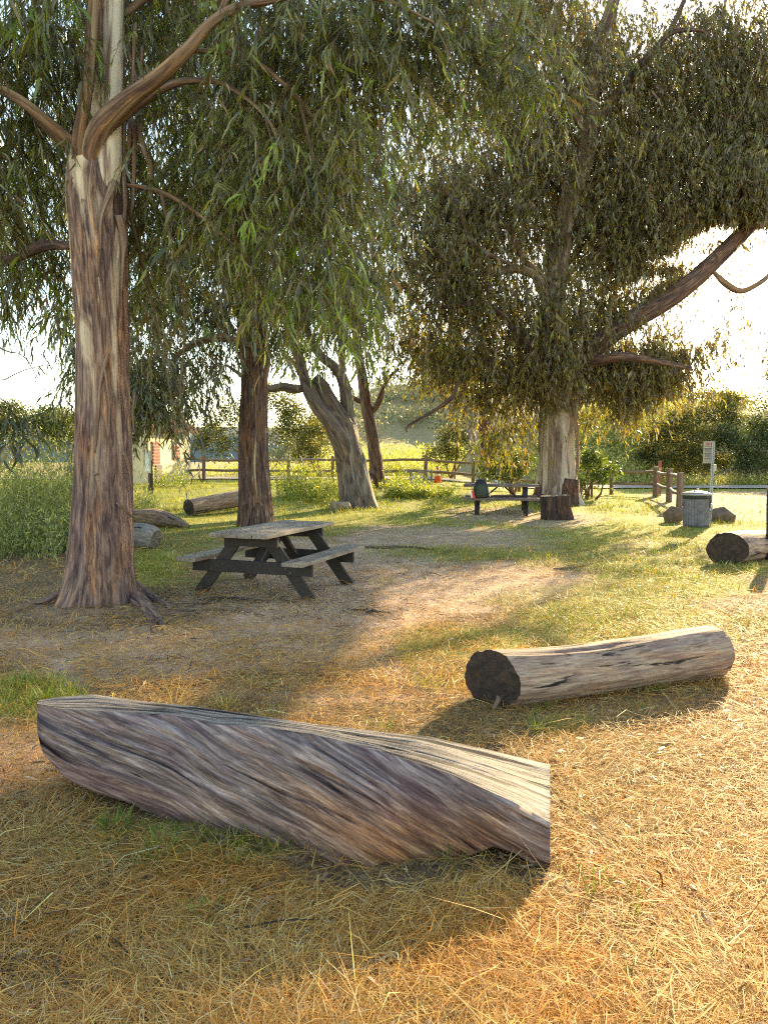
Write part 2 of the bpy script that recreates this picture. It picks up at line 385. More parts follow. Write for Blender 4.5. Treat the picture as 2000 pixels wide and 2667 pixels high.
LIT = []                                     # picture polygons-as-boxes that the sun reaches: (x0,y0,x1,y1,strength)
def sun_gap(p):
    """chance to drop a leaf whose shade would fall on ground that the photograph shows in the sun"""
    drop = np.zeros(len(p))
    for zz in (0.0, .3, .45):
        g = p - SUN * ((p[:, 2] - zz) / SUN[2])[:, None]; u, v = PX(g)
        bad = g[:, 1] < 1.2
        n = fbm(np.c_[g[:, 0] * .9, g[:, 1] * .9, g[:, 0] * 0], 2)
        for x0, y0, x1, y1, s in LIT:
            inn = (u > x0) & (u < x1) & (v > y0) & (v < y1) & ~bad
            drop = np.maximum(drop, inn * np.clip(s + n * .5 * (s < .95), 0, 1))
    return drop
GREENS = np.array([[.052, .062, .026], [.066, .080, .028], [.040, .050, .026], [.085, .100, .030], [.058, .052, .032]])
def crown(name, parent, blobs, Lrange=(.13, .22), wid=.1, simple=False, offset=None, per=18, twigmat=True, bright=1.0, fresh=.06, droop=1.0, mat=None, twlen=(.5, 1.1), prune=True, mul=1.0, back=0.0, tint=(1, 1, 1), clump=.36):
    """blobs: (px, py, rx, ry, Y, dY, twigs). Twigs spring from clump centres inside each blob and hang; leaves hang from the twigs."""
    st, dr, br = [], [], []
    for b in blobs:
        px, py, rx, ry, Y, dY, n = b[:7]; n = int(n * mul); Y = Y + back; nc = max(3, n // 14)
        q = norm(rng.normal(size=(nc, 3))) * rng.random((nc, 1)) ** (1 / 2.4)
        cc = np.array([P(px + a * rx, py + c * ry, Y + d * dY) for a, d, c in q])
        w = rng.gamma(1.4, 1, nc); k = rng.choice(nc, n, p=w / w.sum())
        sz = min(rx, ry) * Y / F * clump + .10
        st.append(cc[k] + rng.normal(size=(n, 3)) * sz * np.array([1, 1, .7])); br.append(np.full(n, b[7] if len(b) > 7 else fresh))
    st = np.vstack(st); br = np.concatenate(br); n = len(st)
    d = norm(rng.normal(size=(n, 3)) * np.array([1, 1, .35]) + np.array([0, 0, -.15])); L = rng.uniform(*twlen, n)
    st = st + np.array([0, 0, .5]) * (L * droop)[:, None]
    if prune:
        mid = st + d * (L * .4)[:, None] + np.array([0, 0, -.3]) * L[:, None]
        keep = rng.random(n) > sun_gap(mid); st, d, L, br = st[keep], d[keep], L[keep], br[keep]; n = len(st)
    def pos(i, t): return st[i] + d[i] * (L[i] * t * (1 - .35 * t))[:, None] + np.array([0, 0, -1.]) * (L[i] * droop * .75 * t ** 1.7)[:, None]
    i = np.repeat(np.arange(n), per); t = rng.random(n * per) ** .8; base = pos(i, t)
    if prune:
        gp = sun_gap(base + np.array([0, 0, -.08])); lk = rng.random(len(base)) > gp * (gp > .5); i, t, base = i[lk], t[lk], base[lk]
    nl = len(base)
    ax = rng.normal(size=(nl, 3)) * np.array([.5, .5, .3]) + np.array([0, 0, -1.0 * droop]) + d[i] * .35
    LL = rng.uniform(*Lrange, nl) * rng.lognormal(-.05, .25, nl) * (1 - .3 * (t > .85)); WW = LL * rng.uniform(.8, 1.25, nl) * wid * 1.25
    c = GREENS[rng.integers(0, 5, nl)] * rng.lognormal(0, .22, (nl, 1)) * bright
    tw = rng.lognormal(0, .2, n); c = c * tw[i][:, None]
    fr = rng.random(n)[i] < br[i]; c[fr] = np.array([.13, .20, .03]) * rng.lognormal(0, .2, (fr.sum(), 1))
    c = c * np.asarray(tint) * rng.lognormal(0, .18, (nl, 1)); dd = rng.random(nl) < .03; c[dd] = np.array([.20, .11, .045])
    V, T, C = leaf_arrays(base, ax, LL, WW, rng.uniform(-.7, .7, nl), np.clip(c, .004, .6), simple)
    o = np_mesh(name, V, [T], mat or M['leaf'], parent, col=C, offset=offset); o['kind'] = 'stuff'
    if twigmat:
        ts = np.linspace(0, 1, 4); ang = np.array([0, 2.1, 4.2]); ii = np.arange(n)
        rows = []
        for a in ts:
            q = pos(ii, np.full(n, a)); r = .0045 * (1 - .7 * a) + .001
            rows.append(np.stack([q + np.array([math.cos(g), math.sin(g), 0]) * r for g in ang], 1))
        Vt = np.stack(rows, 1).reshape(-1, 3); base_i = (np.arange(n) * 12)[:, None, None]
        f = np.array([[s * 3 + k, s * 3 + (k + 1) % 3, s * 3 + 3 + (k + 1) % 3, s * 3 + 3 + k] for s in range(3) for k in range(3)])
        np_mesh('twigs', Vt, [(base_i + f[None]).reshape(-1, 4)], M['twig'], parent, offset=offset)['kind'] = 'stuff'
    return o

# ================================================================== GROUND
def pxmask(x, y, blobs, warp=.5):
    """soft union of ellipses given where they lie in the photograph, on the ground, with ragged edges"""
    x = np.asarray(x, float); y = np.asarray(y, float); z = hgt(x, y)
    u, v = PX(np.stack([x, y, z], -1)); sh = x.shape
    n = fbm(np.stack([x * 1.1, y * 1.1, x * 0 + 3], -1).reshape(-1, 3), 4).reshape(sh)
    m = np.zeros(sh)
    for px, py, rx, ry, s in blobs:
        d = np.sqrt(((u - px) / rx) ** 2 + ((v - py) / ry) ** 2) + n * warp
        m = np.maximum(m, s * S((1.25 - d) / .55))
    return np.where(y < 1.3, 0, m)
DIRT = [(500, 1690, 520, 70, 1), (250, 1760, 200, 30, .7), (150, 1660, 160, 30, .7), (760, 1610, 330, 55, 1), (1080, 1545, 300, 75, 1), (1350, 1500, 190, 50, .95), (870, 1480, 300, 75, .9),
        (1150, 1400, 330, 35, .75), (40, 1990, 110, 95, 1), (90, 2600, 130, 90, .9), (1000, 1730, 170, 40, .6), (650, 1560, 200, 45, .8),
        (560, 2420, 120, 40, .3), (900, 1800, 260, 30, .4), (330, 1980, 60, 50, .6), (1420, 1355, 150, 22, .7), (330, 1590, 240, 40, .55), (700, 1790, 220, 26, .4), (1290, 1340, 120, 20, .7)]
BARE = [(1120, 2340, 190, 70, .95), (1330, 2270, 110, 70, 1), (1500, 2240, 130, 60, .85), (880, 2330, 200, 40, .7), (1280, 2430, 80, 50, .6), (850, 2560, 130, 50, .5), (1720, 2200, 190, 50, .7), (1640, 2330, 120, 30, .5), (1690, 2570, 130, 50, .5), (1420, 2560, 80, 40, .5), (550, 2480, 110, 40, .5), (1330, 1880, 220, 35, .6), (300, 2080, 160, 35, .7), (620, 2190, 180, 30, .6), (1650, 1800, 220, 25, .5), (1800, 1990, 140, 40, .4)]
GREEN = [(1300, 1665, 250, 42, 1), (1130, 1700, 110, 50, .9), (1560, 1590, 260, 75, .95), (1750, 1500, 240, 70, .9), (1200, 1440, 280, 26, .75), (400, 1480, 110, 55, 1), (560, 1530, 120, 40, .55), (100, 1830, 130, 50, 1), (1480, 1450, 160, 45, .7), (430, 2200, 320, 70, .55), (1160, 1760, 90, 40, .7),
         (1700, 1630, 300, 45, .5), (700, 1440, 120, 22, .4), (1000, 1510, 60, 16, .5), (1550, 1400, 260, 30, .8), (420, 1410, 160, 40, .6), (1830, 1400, 300, 60, .7), (1480, 1880, 60, 30, .6)]
def zones(x, y):
    d = pxmask(x, y, DIRT); g = pxmask(x, y, GREEN)
    far = S((np.asarray(y) - 13.5) / 3.5); g = np.maximum(g, far * (1 - .85 * d)); d = d * (1 - .5 * g)
    path = S((np.asarray(y) - 17.5) / 2) * S((34.8 - np.asarray(y)) / 1.5) * S((np.asarray(x) - (.32 * np.asarray(y) + .3)) / 1.0)   # dry trodden ground by the gap in the fence
    g = g * (1 - .8 * path); path = np.maximum(path, .7 * S((np.asarray(y) - 41.5) / 3))
    return d, g, path
yy = np.r_[np.linspace(-5, 1.0, 14)[:-1], 1.0 * (1.0145 ** np.arange(0, 300))]; yy = np.r_[yy, yy[-1] * 1.12 ** np.arange(1, 32)]
tt = np.linspace(-1, 1, 241); tt = .55 * tt + .45 * tt ** 3
X = tt[None] * (7 + .95 * np.maximum(yy, 0))[:, None]; Y = np.repeat(yy[:, None], len(tt), 1)
Zr = hgt(X, Y); zd, zg, zp = zones(X, Y)
rough_ = fbm(np.stack([X * 5, Y * 5, X * 0], -1).reshape(-1, 3), 4).reshape(X.shape)
Zr = Zr + rough_ * .028 * S((18 - Y) / 10) * (1 - .55 * zd) - .012 * zd * S((18 - Y) / 10)
nr, nc = X.shape; ii = np.arange(nr - 1)[:, None] * nc + np.arange(nc - 1)[None]
Qg = np.stack([ii, ii + 1, ii + nc + 1, ii + nc], -1).reshape(-1, 4)

m, nt, b, out = newmat('ground_soil')
vc = coords(nt, None, (1, 1, 1)); zn = N(nt, 'ShaderNodeAttribute', attribute_name='zone').outputs['Color']
sp = nt.nodes.new('ShaderNodeSeparateColor'); nt.links.new(zn, sp.inputs[0])
nA = noise(nt, vc, 2.2, 8, .6); nB = noise(nt, vc, 42, 8, .7); nC = noise(nt, vc, 9, 6, .6, .4)
litter = ramp(nt, nB, [(.3, (.05, .035, .022)), (.5, (.16, .105, .055)), (.7, (.36, .25, .11))])
dirt = ramp(nt, nC, [(.25, (.31, .21, .145)), (.5, (.50, .36, .26)), (.75, (.60, .46, .345))]); dirt = mixc(nt, .45, dirt, ramp(nt, nB, [(.34, (.14, .09, .06)), (.45, (.42, .28, .19)), (.75, (.56, .42, .30))]))
green = ramp(nt, nB, [(.3, (.06, .07, .014)), (.5, (.21, .215, .032)), (.75, (.38, .36, .06))])
path = ramp(nt, nB, [(.3, (.14, .095, .05)), (.5, (.30, .21, .115)), (.75, (.44, .32, .18))])
c = mixc(nt, sp.outputs[1], litter, green); c = mixc(nt, sp.outputs[0], c, dirt); c = mixc(nt, sp.outputs[2], c, path)
c = mixc(nt, .6, c, mixc(nt, 1.0, c, ramp(nt, nA, [(.35, (.6, .6, .6)), (.65, (1.3, 1.3, 1.3))]), 'MULTIPLY'))
nt.links.new(c, b.inputs['Base Color']); b.inputs['Roughness'].default_value = .95; b.inputs['Specular IOR Level'].default_value = .15
q = bump(nt, b, nB, .7, .02); bump(nt, b, nC, .5, .05, q)
M['ground'] = m
g_o = np_mesh('ground', np.stack([X, Y, Zr], -1).reshape(-1, 3), [Qg], M['ground'], zone=np.stack([zd, zg, zp], -1).reshape(-1, 3), smooth=True)
g_o['kind'] = 'structure'

# road behind the fence, with a broken edge of gravel
def strip(name, x0, x1, yc, w, dz, mat, seg=120):
    xs = np.linspace(x0, x1, seg); V = []
    for k in range(5):
        yk = yc(xs) + (k / 4 - .5) * w * (1 + .05 * vnoise(np.c_[xs, xs * 0 + k, xs * 0]) * (k in (0, 4)))
        V.append(np.stack([xs, yk, hgt(xs, yk) + dz + .05], -1))
    V = np.concatenate(V); j = np.arange(4)[:, None] * seg + np.arange(seg - 1)[None]
    return np_mesh(name, V, [np.stack([j, j + 1, j + seg + 1, j + seg], -1).reshape(-1, 4)], mat, smooth=True)
M['road'] = plain('worn_road', (.33, .28, .235), .95, 0, 3.0, .5, .4, .1)
roadc = lambda x: 38.0 - .012 * np.abs(x)
strip('road', -24, 42, roadc, 3.6, 0, M['road'])['kind'] = 'structure'

# ------------------------------------------------------------------ grass and straw (uncountable)
def blades(base, hd, elev, L, w, bulge, col):
    n = len(base); d = np.stack([np.cos(hd) * np.cos(elev), np.sin(hd) * np.cos(elev), np.sin(elev)], -1)
    sd = np.stack([-np.sin(hd), np.cos(hd), rng.normal(size=n) * .3], -1); L = L[:, None]; w = w[:, None]; up = np.array([0, 0, 1.])
    hz = np.stack([np.cos(hd), np.sin(hd), hd * 0], -1); bz = rng.normal(size=(n, 1)) * .16
    def c(t): return base + d * L * t + up * (bulge[:, None] * L * 4 * t * (1 - t)) + hz * L * (.35 * t * t) * np.sin(np.maximum(elev, 0))[:, None] + sd * L * bz * t * (1 - t) * 2
    rows = []
    for t, k in ((0, .5), (.5, .42)):
        q = c(t); rows += [q + sd * w * k, q - sd * w * k]
    rows.append(c(1.0)); V = np.stack(rows, 1)
    tr = np.array([[0, 1, 3], [0, 3, 2], [2, 3, 4]])
    T = (np.arange(n)[:, None, None] * 5 + tr[None]).reshape(-1, 3)
    return V.reshape(-1, 3), T, np.repeat(np.clip(col, .004, .8), 5, 0)
def scatter(n, x0, x1, y0, y1, pw=1.0):
    u = rng.uniform(x0, x1, n); v = y0 + (y1 - y0) * rng.random(n) ** pw
    a, bb = PD(u, v); y = CAM_H / -np.minimum(bb, -.004)
    for _ in range(8): y = np.clip((CAM_H - hgt(a * y, y)) / -np.minimum(bb, -.004), 1, 90)
    x = a * y; y = y + rng.normal(size=n) * .02 * y
    k = (np.abs(y - 38.0 + .012 * np.abs(x)) > 2.0) & ((y < 35.5) | (y > 38)); x, y = x[k], y[k]
    return x, y
def lay(name, sets):
    V, T, C, k = [], [], [], 0
    for v, t, c in sets: V.append(v); T.append(t + k); C.append(c); k += len(v)
    o = np_mesh(name, np.vstack(V), [np.vstack(T)], M['blade'], col=np.vstack(C)); o['kind'] = 'stuff'; return o
def gz(x, y): return hgt(x, y) + .006
STRAW = np.array([[.57, .345, .095], [.64, .43, .145], [.48, .27, .07], [.68, .52, .27], [.58, .27, .055]])
def straw_set(n, x0, x1, y0, y1, pw, Lr, w, upright=.2, dens=1.0, keepdirt=.10):
    x, y = scatter(n, x0, x1, y0, y1, pw); d, g, p = zones(x, y); n = len(x)
    cl = fbm(np.c_[x * 2.6, y * 2.6, x * 0 + 9], 3)
    n = len(x); k = rng.random(n) < dens * np.clip(1 - d * (1 - keepdirt), 0, 1) * (1 - .85 * pxmask(x, y, BARE, .8)) * np.clip(1 - .82 * g, 0, 1) * np.clip(.66 + cl * 2.1, .07, 1)
    u_, v_ = PX(np.stack([x, y, x * 0], -1)); wear = (u_ > 150) & (u_ < 1440) & (v_ > np.interp(u_, [97, 253, 407, 524, 723, 886, 1012, 1284, 1433], [1890, 2066, 2129, 2157, 2215, 2279, 2283, 2204, 2290]) - 260) & (v_ < np.interp(u_, [97, 253, 407, 524, 723, 886, 1012, 1284, 1433], [1890, 2066, 2129, 2157, 2215, 2279, 2283, 2250, 2290]) + 45)
    k2 = ~(wear & (rng.random(len(x)) < .85)); x, y, d, wear = x[k2], y[k2], d[k2], wear[k2]; n = len(x)
    flow = fbm(np.c_[x * 1.3, y * 1.3, x * 0], 2) * 5; hd = flow + rng.normal(size=n) * 1.1
    up = (rng.random(n) < upright * (1 - d)) & ~wear; el = np.where(up, rng.uniform(.3, 1.2, n), rng.normal(.06, .12, n))
    L = rng.uniform(*Lr, n) * np.where(up, .6, 1) * rng.lognormal(0, .3, n)
    z = gz(x, y) + np.where(up, 0, rng.random(n) ** 1.5 * .026 * (1 - .8 * d)) - np.minimum(np.sin(el), 0) * L * .8
    col = STRAW[rng.choice(5, n, p=[.3, .25, .22, .1, .13])] * rng.lognormal(-.08, .3, (n, 1))
    org = S((fbm(np.c_[x * 2.1, y * 2.1, x * 0 + 21], 3) + .1) / .5)[:, None]; col = col * (1 + org * np.array([.03, -.09, -.28]))
    return blades(np.stack([x, y, z], -1), hd, el, L, w * rng.uniform(.6, 1.3, n), np.where(up, .02, np.abs(rng.normal(.05, .05, n))), col)
def green_set(n, x0, x1, y0, y1, pw, Lr, w, dens=1.0, yellow=.3):
    x, y = scatter(n, x0, x1, y0, y1, pw); d, g, p = zones(x, y); n = len(x)
    cl = fbm(np.c_[x * 1.7, y * 1.7, x * 0 + 5], 3)
    n = len(x); k = rng.random(n) < dens * np.clip(g * (.62 + cl * 1.3), 0, 1) * (1 - .8 * d); x, y, cl = x[k], y[k], cl[k]; n = len(x)
    el = rng.uniform(.5, 1.45, n); hd = rng.uniform(0, 6.28, n); L = rng.uniform(*Lr, n) * np.clip(1 + cl * .9, .45, 1.6)
    col = np.array([[.15, .205, .03], [.21, .25, .035], [.28, .27, .05], [.11, .16, .028]])[rng.integers(0, 4, n)] * rng.lognormal(0, .25, (n, 1))
    lush = (y > 13)[:, None]; col = np.where(lush, col * np.array([1.25, 1.22, .8]), col); ye = rng.random(n) < yellow; col[ye] = np.array([.36, .29, .085]) * rng.lognormal(0, .2, (ye.sum(), 1))
    return blades(np.stack([x, y, gz(x, y) - .004], -1), hd, el, L, w * rng.uniform(.6, 1.3, n), np.zeros(n), col)
lay('dry_straw', [straw_set(190000, -350, 2350, 1780, 2950, 1.0, (.025, .11), .0021, .12),
                  straw_set(60000, -350, 2350, 1780, 2950, 1.0, (.012, .05), .0024, .3, 1.0, .35),
                  straw_set(26000, 1150, 2350, 1780, 2900, 1.0, (.02, .06), .0018, .85),
                  straw_set(5000, -350, 2350, 1780, 2950, 1.0, (.12, .26), .0032, .05),
                  straw_set(60000, -350, 2350, 1480, 1800, 1.0, (.04, .16), .0040, .2, 1.0, .05),
                  straw_set(12000, -350, 2350, 1330, 1500, 1.0, (.08, .22), .009, .25)])
lay('grass', [green_set(95000, -350, 2350, 1480, 1960, 1.0, (.04, .10), .0042, 1.0, .18),
              green_set(9000, -100, 900, 2050, 2500, 1.0, (.04, .11), .0035, .8, .3),
              green_set(80000, -350, 2350, 1330, 1500, 1.0, (.05, .11), .007, 1.0, .22),
              green_set(60000, -350, 2400, 1235, 1340, 1.0, (.07, .16), .014, 1.0, .25)])
# small upright tufts of fresh grass in the straw
ts = []
for px, py, n, L in ((1400, 1905, 60, .10), (1690, 1805, 26, .14), (1655, 2370, 40, .07), (530, 2400, 60, .06), (1410, 1850, 30, .08), (1545, 2340, 18, .12), (1010, 1900, 24, .09), (60, 1790, 90, .12), (120, 1830, 90, .13), (1700, 1960, 20, .06), (1660, 1845, 26, .06), (455, 1830, 10, .22), (440, 1880, 14, .18), (590, 1845, 60, .10), (700, 1870, 40, .08), (1180, 2260, 20, .09), (300, 2170, 90, .09), (420, 2230, 80, .09)):
    g = G(px, py); a = rng.normal(size=(n, 2)) * .035; x = g[0] + a[:, 0]; y = g[1] + a[:, 1]
    gold = px in (455, 440, 590, 700); c0 = np.array([.42, .33, .10]) if gold else np.array([.14, .20, .03])
    ts.append(blades(np.stack([x, y, gz(x, y) - .005], -1), np.arctan2(a[:, 1], a[:, 0]), rng.uniform(.8, 1.5, n), L * rng.uniform(.6, 1.2, n), np.full(n, .0042), np.zeros(n), c0 * rng.lognormal(0, .25, (n, 1))))
lay('grass_tufts', ts)
# dead leaves, bark flakes and pebbles lying about
x, y = scatter(16000, -300, 2300, 1380, 2800, .9); d, g, p = zones(x, y); k = rng.random(len(x)) < .35 + .5 * d; x, y = x[k], y[k]; n = len(x)
ax = np.stack([rng.normal(size=n), rng.normal(size=n), rng.normal(size=n) * .12], -1); fl = np.tile([0, 0, 1.], (n, 1)) + rng.normal(size=(n, 3)) * .35
lc = np.array([[.20, .13, .08], [.33, .23, .15], [.12, .07, .045], [.42, .34, .25], [.28, .13, .06]])[rng.choice(5, n, p=[.3, .25, .25, .12, .08])] * rng.lognormal(0, .3, (n, 1))
V, T, C = leaf_arrays(np.stack([x, y, gz(x, y) + .014], -1), ax, rng.uniform(.015, .11, n) , rng.uniform(.005, .018, n), rng.normal(size=n) * .6, np.clip(lc, .01, .8), False, norm(np.cross(fl, ax) * 0 + fl))
o = np_mesh('leaf_litter', V, [T], M['bushleaf'], col=C); o['kind'] = 'stuff'

# twig and bark litter under the trees
def twig_litter(n, spots):
    xs_, ys_ = [], []
    for px, py, rx, ry, w_ in spots:
        m_ = int(n * w_); a_ = rng.normal(size=(m_, 2)) * .55; u_ = px + a_[:, 0] * rx; v_ = np.maximum(py + a_[:, 1] * ry, 1290); a2, b2 = PD(u_, v_); y_ = CAM_H / -np.minimum(b2, -.01); xs_.append(a2 * y_); ys_.append(y_)
    x_, y_ = np.concatenate(xs_), np.concatenate(ys_); m_ = len(x_); L_ = rng.gamma(2.0, .05, m_) + .02
    c_ = np.array([[.06, .04, .028], [.13, .09, .06], [.22, .16, .11], [.035, .025, .02], [.34, .27, .19]])[rng.choice(5, m_, p=[.3, .28, .2, .14, .08])] * rng.lognormal(0, .25, (m_, 1))
    return blades(np.stack([x_, y_, gz(x_, y_) + rng.random(m_) * .02], -1), rng.uniform(0, 6.28, m_), rng.normal(.02, .08, m_), L_, rng.uniform(.003, .010, m_), np.abs(rng.normal(0, .04, m_)), c_)
lay('twig_litter', [twig_litter(4600, [(520, 1560, 330, 50, .30), (860, 1500, 230, 80, .24), (950, 1600, 300, 60, .14), (300, 1620, 250, 50, .1), (1150, 1480, 260, 60, .08), (600, 1720, 500, 60, .08), (1340, 1330, 150, 30, .06), (300, 2450, 400, 150, .05), (1600, 2300, 400, 250, .04)])])

# tall weeds and meadow grass (uncountable)
def weeds(name, spots, leafc, flower=None, hmul=1.0, seed=0, leaf=(.03, .07), per=22, mul=1.0):
    """spots: (px, base_py, rx_px, depth_r, Y, height, stems)"""
    Vs, Ts, Cs, k = [], [], [], 0
    def add(v, t, c):
        nonlocal k
        Vs.append(v); Ts.append(t + k); Cs.append(c); k += len(v)
    for px, Y0, rx, dr, h, n in spots:
        n = int(n * mul)
        a = rng.uniform(-1, 1, (n, 2)); y = Y0 + a[:, 1] * dr; u, _ = PD(px + a[:, 0] * rx, np.full(n, 1200.)); x = u * y
        hh = h * rng.uniform(.35, 1.12, n) * hmul; base = np.stack([x, y, hgt(x, y) - .02], -1); hd = rng.uniform(0, 6.28, n); el = rng.uniform(1.15, 1.5, n)
        wst = .004 + .00035 * Y0
        add(*blades(base, hd, el, hh, np.full(n, wst), np.zeros(n), np.asarray(leafc) * .9 * rng.lognormal(0, .2, (n, 1))))
        i = np.repeat(np.arange(n), per); t = rng.uniform(.05, 1.0, n * per)
        dd = np.stack([np.cos(hd) * np.cos(el), np.sin(hd) * np.cos(el), np.sin(el)], -1)
        sp_ = hh[i] * .20 * (1.1 - .5 * t); q = base[i] + dd[i] * (hh[i] * t)[:, None] + rng.normal(size=(n * per, 3)) * sp_[:, None] * np.array([1, 1, .5])
        q[:, 2] = np.maximum(q[:, 2], hgt(q[:, 0], q[:, 1]) + .02)
        c = np.asarray(leafc) * rng.lognormal(0, .3, (n * per, 1))
        if flower is not None:
            f = (t > .72) & (rng.random(n * per) < .28); c[f] = np.asarray(flower) * rng.lognormal(0, .2, (f.sum(), 1))
        s = rng.uniform(*leaf, n * per) * (1 + Y0 / 28)
        add(*leaf_arrays(q, rng.normal(size=(n * per, 3)) * .7 + np.array([0, 0, .9]), s, s * .22, rng.normal(size=n * per) * .4, c, True))
    o = np_mesh(name, np.vstack(Vs), [np.vstack(Ts)], M['bushleaf'], col=np.clip(np.vstack(Cs), .004, .8)); o['kind'] = 'stuff'; return o
weeds('tall_weeds', [(60, 14, 170, 1.6, 1.6, 420), (-250, 14.5, 230, 2.2, 1.8, 260), (130, 16.0, 150, 1.5, 2.1, 380), (190, 13.2, 50, .8, .8, 90), (30, 12.2, 120, .7, .75, 130), (340, 19, 60, 1.2, .6, 90), (330, 22, 70, 1.5, .7, 80)], (.19, .215, .08), (.42, .38, .14), leaf=(.035, .09), per=8, mul=2.0)
weeds('flowering_weeds', [(790, 25, 45, 1.0, 1.25, 80), (850, 24, 45, .8, 1.0, 90), (760, 26, 40, 1, 1.3, 50), (1040, 26, 40, .8, .65, 90), (1085, 25.5, 40, .6, .45, 70), (1130, 26, 50, 1, .35, 60), (955, 25.5, 20, .6, .6, 30), (450, 30, 70, .5, .9, 40), (1030, 29, 20, .5, .9, 14), (1100, 29.5, 30, .4, .7, 8)], (.16, .20, .04), (.5, .42, .04), leaf=(.035, .08), per=26)
weeds('meadow_grass', [(1010, 46, 170, 4.5, 1.15, 1500), (1020, 58, 190, 6, 1.3, 1300), (700, 45, 160, 4, .9, 500), (1560, 46, 170, 4, 1.0, 2600), (1600, 52, 170, 5, 1.3, 2800), (1900, 41.3, 160, .8, .6, 420), (1560, 41.5, 180, .8, .5, 420), (1700, 47, 60, 3, 1.2, 300)], (.33, .34, .11), (.55, .50, .30), leaf=(.05, .11), per=4, mul=1.3)

# ================================================================== FAR LAND, SHRUBS
xs = np.linspace(-900, 900, 160); rid = 34 + 16 * fbm(np.c_[xs * .006, xs * 0, xs * 0], 4) + 22 * np.exp(-((xs - 260) / 260) ** 2)
V = []; 
for k, (dy, f) in enumerate(((-120, 0), (-60, .45), (0, 1.0), (120, .2))): V.append(np.stack([xs, 950 + dy + xs * 0, -12 + (rid + 12) * f + (2 * vnoise(np.c_[xs * .05, xs * 0 + k, xs * 0]) if 0 < f < 1 else 0)], -1))
V = np.concatenate(V); j = np.arange(3)[:, None] * 160 + np.arange(159)[None]
M['ridge'] = plain('far_hills', (.10, .125, .12), 1.0, 0, .02, .5, 0)  # blue-green tone puts distance haze into the colour
np_mesh('distant_hills', V, [np.stack([j, j + 1, j + 161, j + 160], -1).reshape(-1, 4)], M['ridge'], smooth=True)['kind'] = 'structure'

def puff(lobes, n, leafc, ls, shell=.55, tipc=None, wl=.42):
    """leaf faces spread through lobes (px, py, rx, ry, Y, dY)"""
    ar = np.array([l[2] * l[3] * (l[4] / 40) ** 0 for l in lobes], float); idx = rng.choice(len(lobes), n, p=ar / ar.sum())
    L = np.array(lobes, float)[idx]; q = norm(rng.normal(size=(n, 3))); r = (shell + (1 - shell) * rng.random(n)) * (1 + .22 * fbm(q * 2.6 + idx[:, None] * 3.1, 3))
    hol = fbm(q * 4.5 + idx[:, None] * 7.7, 2); r = r * (1 + .25 * np.minimum(hol, 0)); q = q * r[:, None]
    y = L[:, 4] + q[:, 1] * L[:, 5]; a, b = PD(L[:, 0] + q[:, 0] * L[:, 2], L[:, 1] + q[:, 2] * -L[:, 3]); p = np.stack([a * L[:, 4], y, CAM_H + b * L[:, 4]], -1)
    p += rng.normal(size=(n, 3)) * ls * .8
    c = np.asarray(leafc) * rng.lognormal(0, .3, (n, 1))
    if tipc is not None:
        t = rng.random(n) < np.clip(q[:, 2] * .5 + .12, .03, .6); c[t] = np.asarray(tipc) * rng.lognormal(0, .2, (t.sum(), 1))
    keep = p[:, 2] > hgt(p[:, 0], p[:, 1]) - .05; p, c = p[keep], c[keep]; n = len(p)
    s = rng.uniform(.6, 1.3, n) * ls
    return leaf_arrays(p, rng.normal(size=(n, 3)) + np.array([0, 0, .25]), s, s * wl, rng.normal(size=n) * .5, np.clip(c, .004, .8), True)
def shrub(label, lobes, n, leafc, ls, tipc=None, stems=4, cat='shrub', name='shrub', group=None, shell=.5, wl=.42):
    l0 = max(lobes, key=lambda l: l[2] * l[3]); y = l0[4]; a, _ = PD(l0[0], 1200.); x = float(a) * y; loc = np.array([x, y, float(hgt(np.array(x), np.array(y)))])
    t = thing(name, label, cat, loc, 0, group)
    sub = []
    for l in lobes:
        sub.append((l[0], l[1] + l[3] * .1, l[2] * .78, l[3] * .78, l[4] + .2, l[5] * .8))
        for _ in range(11):
            d_ = norm(rng.normal(size=3)[None])[0]; f_ = random.uniform(.25, .45); sub.append((l[0] + d_[0] * l[2] * .78, l[1] - abs(d_[2]) * l[3] * .75 + l[3] * .15, l[2] * f_, l[3] * f_ * .85, l[4] - abs(d_[1]) * l[5] * .75, l[5] * f_))
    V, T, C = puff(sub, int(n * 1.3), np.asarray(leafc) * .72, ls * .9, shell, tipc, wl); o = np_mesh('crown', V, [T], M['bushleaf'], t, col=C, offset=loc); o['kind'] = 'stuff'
    parts = []
    for k in range(stems):
        l = lobes[k % len(lobes)]; e = P(l[0] + random.uniform(-.4, .4) * l[2], l[1] - random.uniform(-.2, .5) * l[3], l[4] + random.uniform(-.3, .3) * l[5])
        b = loc + np.array([random.uniform(-.25, .25), random.uniform(-.2, .2), -.05]); m = (b + e) / 2 + np.array([random.uniform(-.3, .3), 0, random.uniform(-.1, .3)])
        tube('stem', [b, m, e], [.05, .035, .012], M['limb'], t, 7, .3, offset=loc)
    return t
G1, G2, G3, G4 = (.060, .085, .025), (.11, .13, .03), (.17, .18, .035), (.045, .06, .03)
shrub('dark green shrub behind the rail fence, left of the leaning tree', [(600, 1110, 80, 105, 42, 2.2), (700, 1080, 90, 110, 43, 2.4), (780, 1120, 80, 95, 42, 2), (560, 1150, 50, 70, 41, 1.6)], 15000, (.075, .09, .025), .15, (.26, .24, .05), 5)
shrub('yellow-tipped shrub behind the rail fence, touching the leaning trunk', [(830, 1150, 60, 70, 40.5, 1.6), (800, 1185, 40, 45, 40.3, 1)], 5000, (.12, .13, .03), .13, (.40, .34, .06), 3)
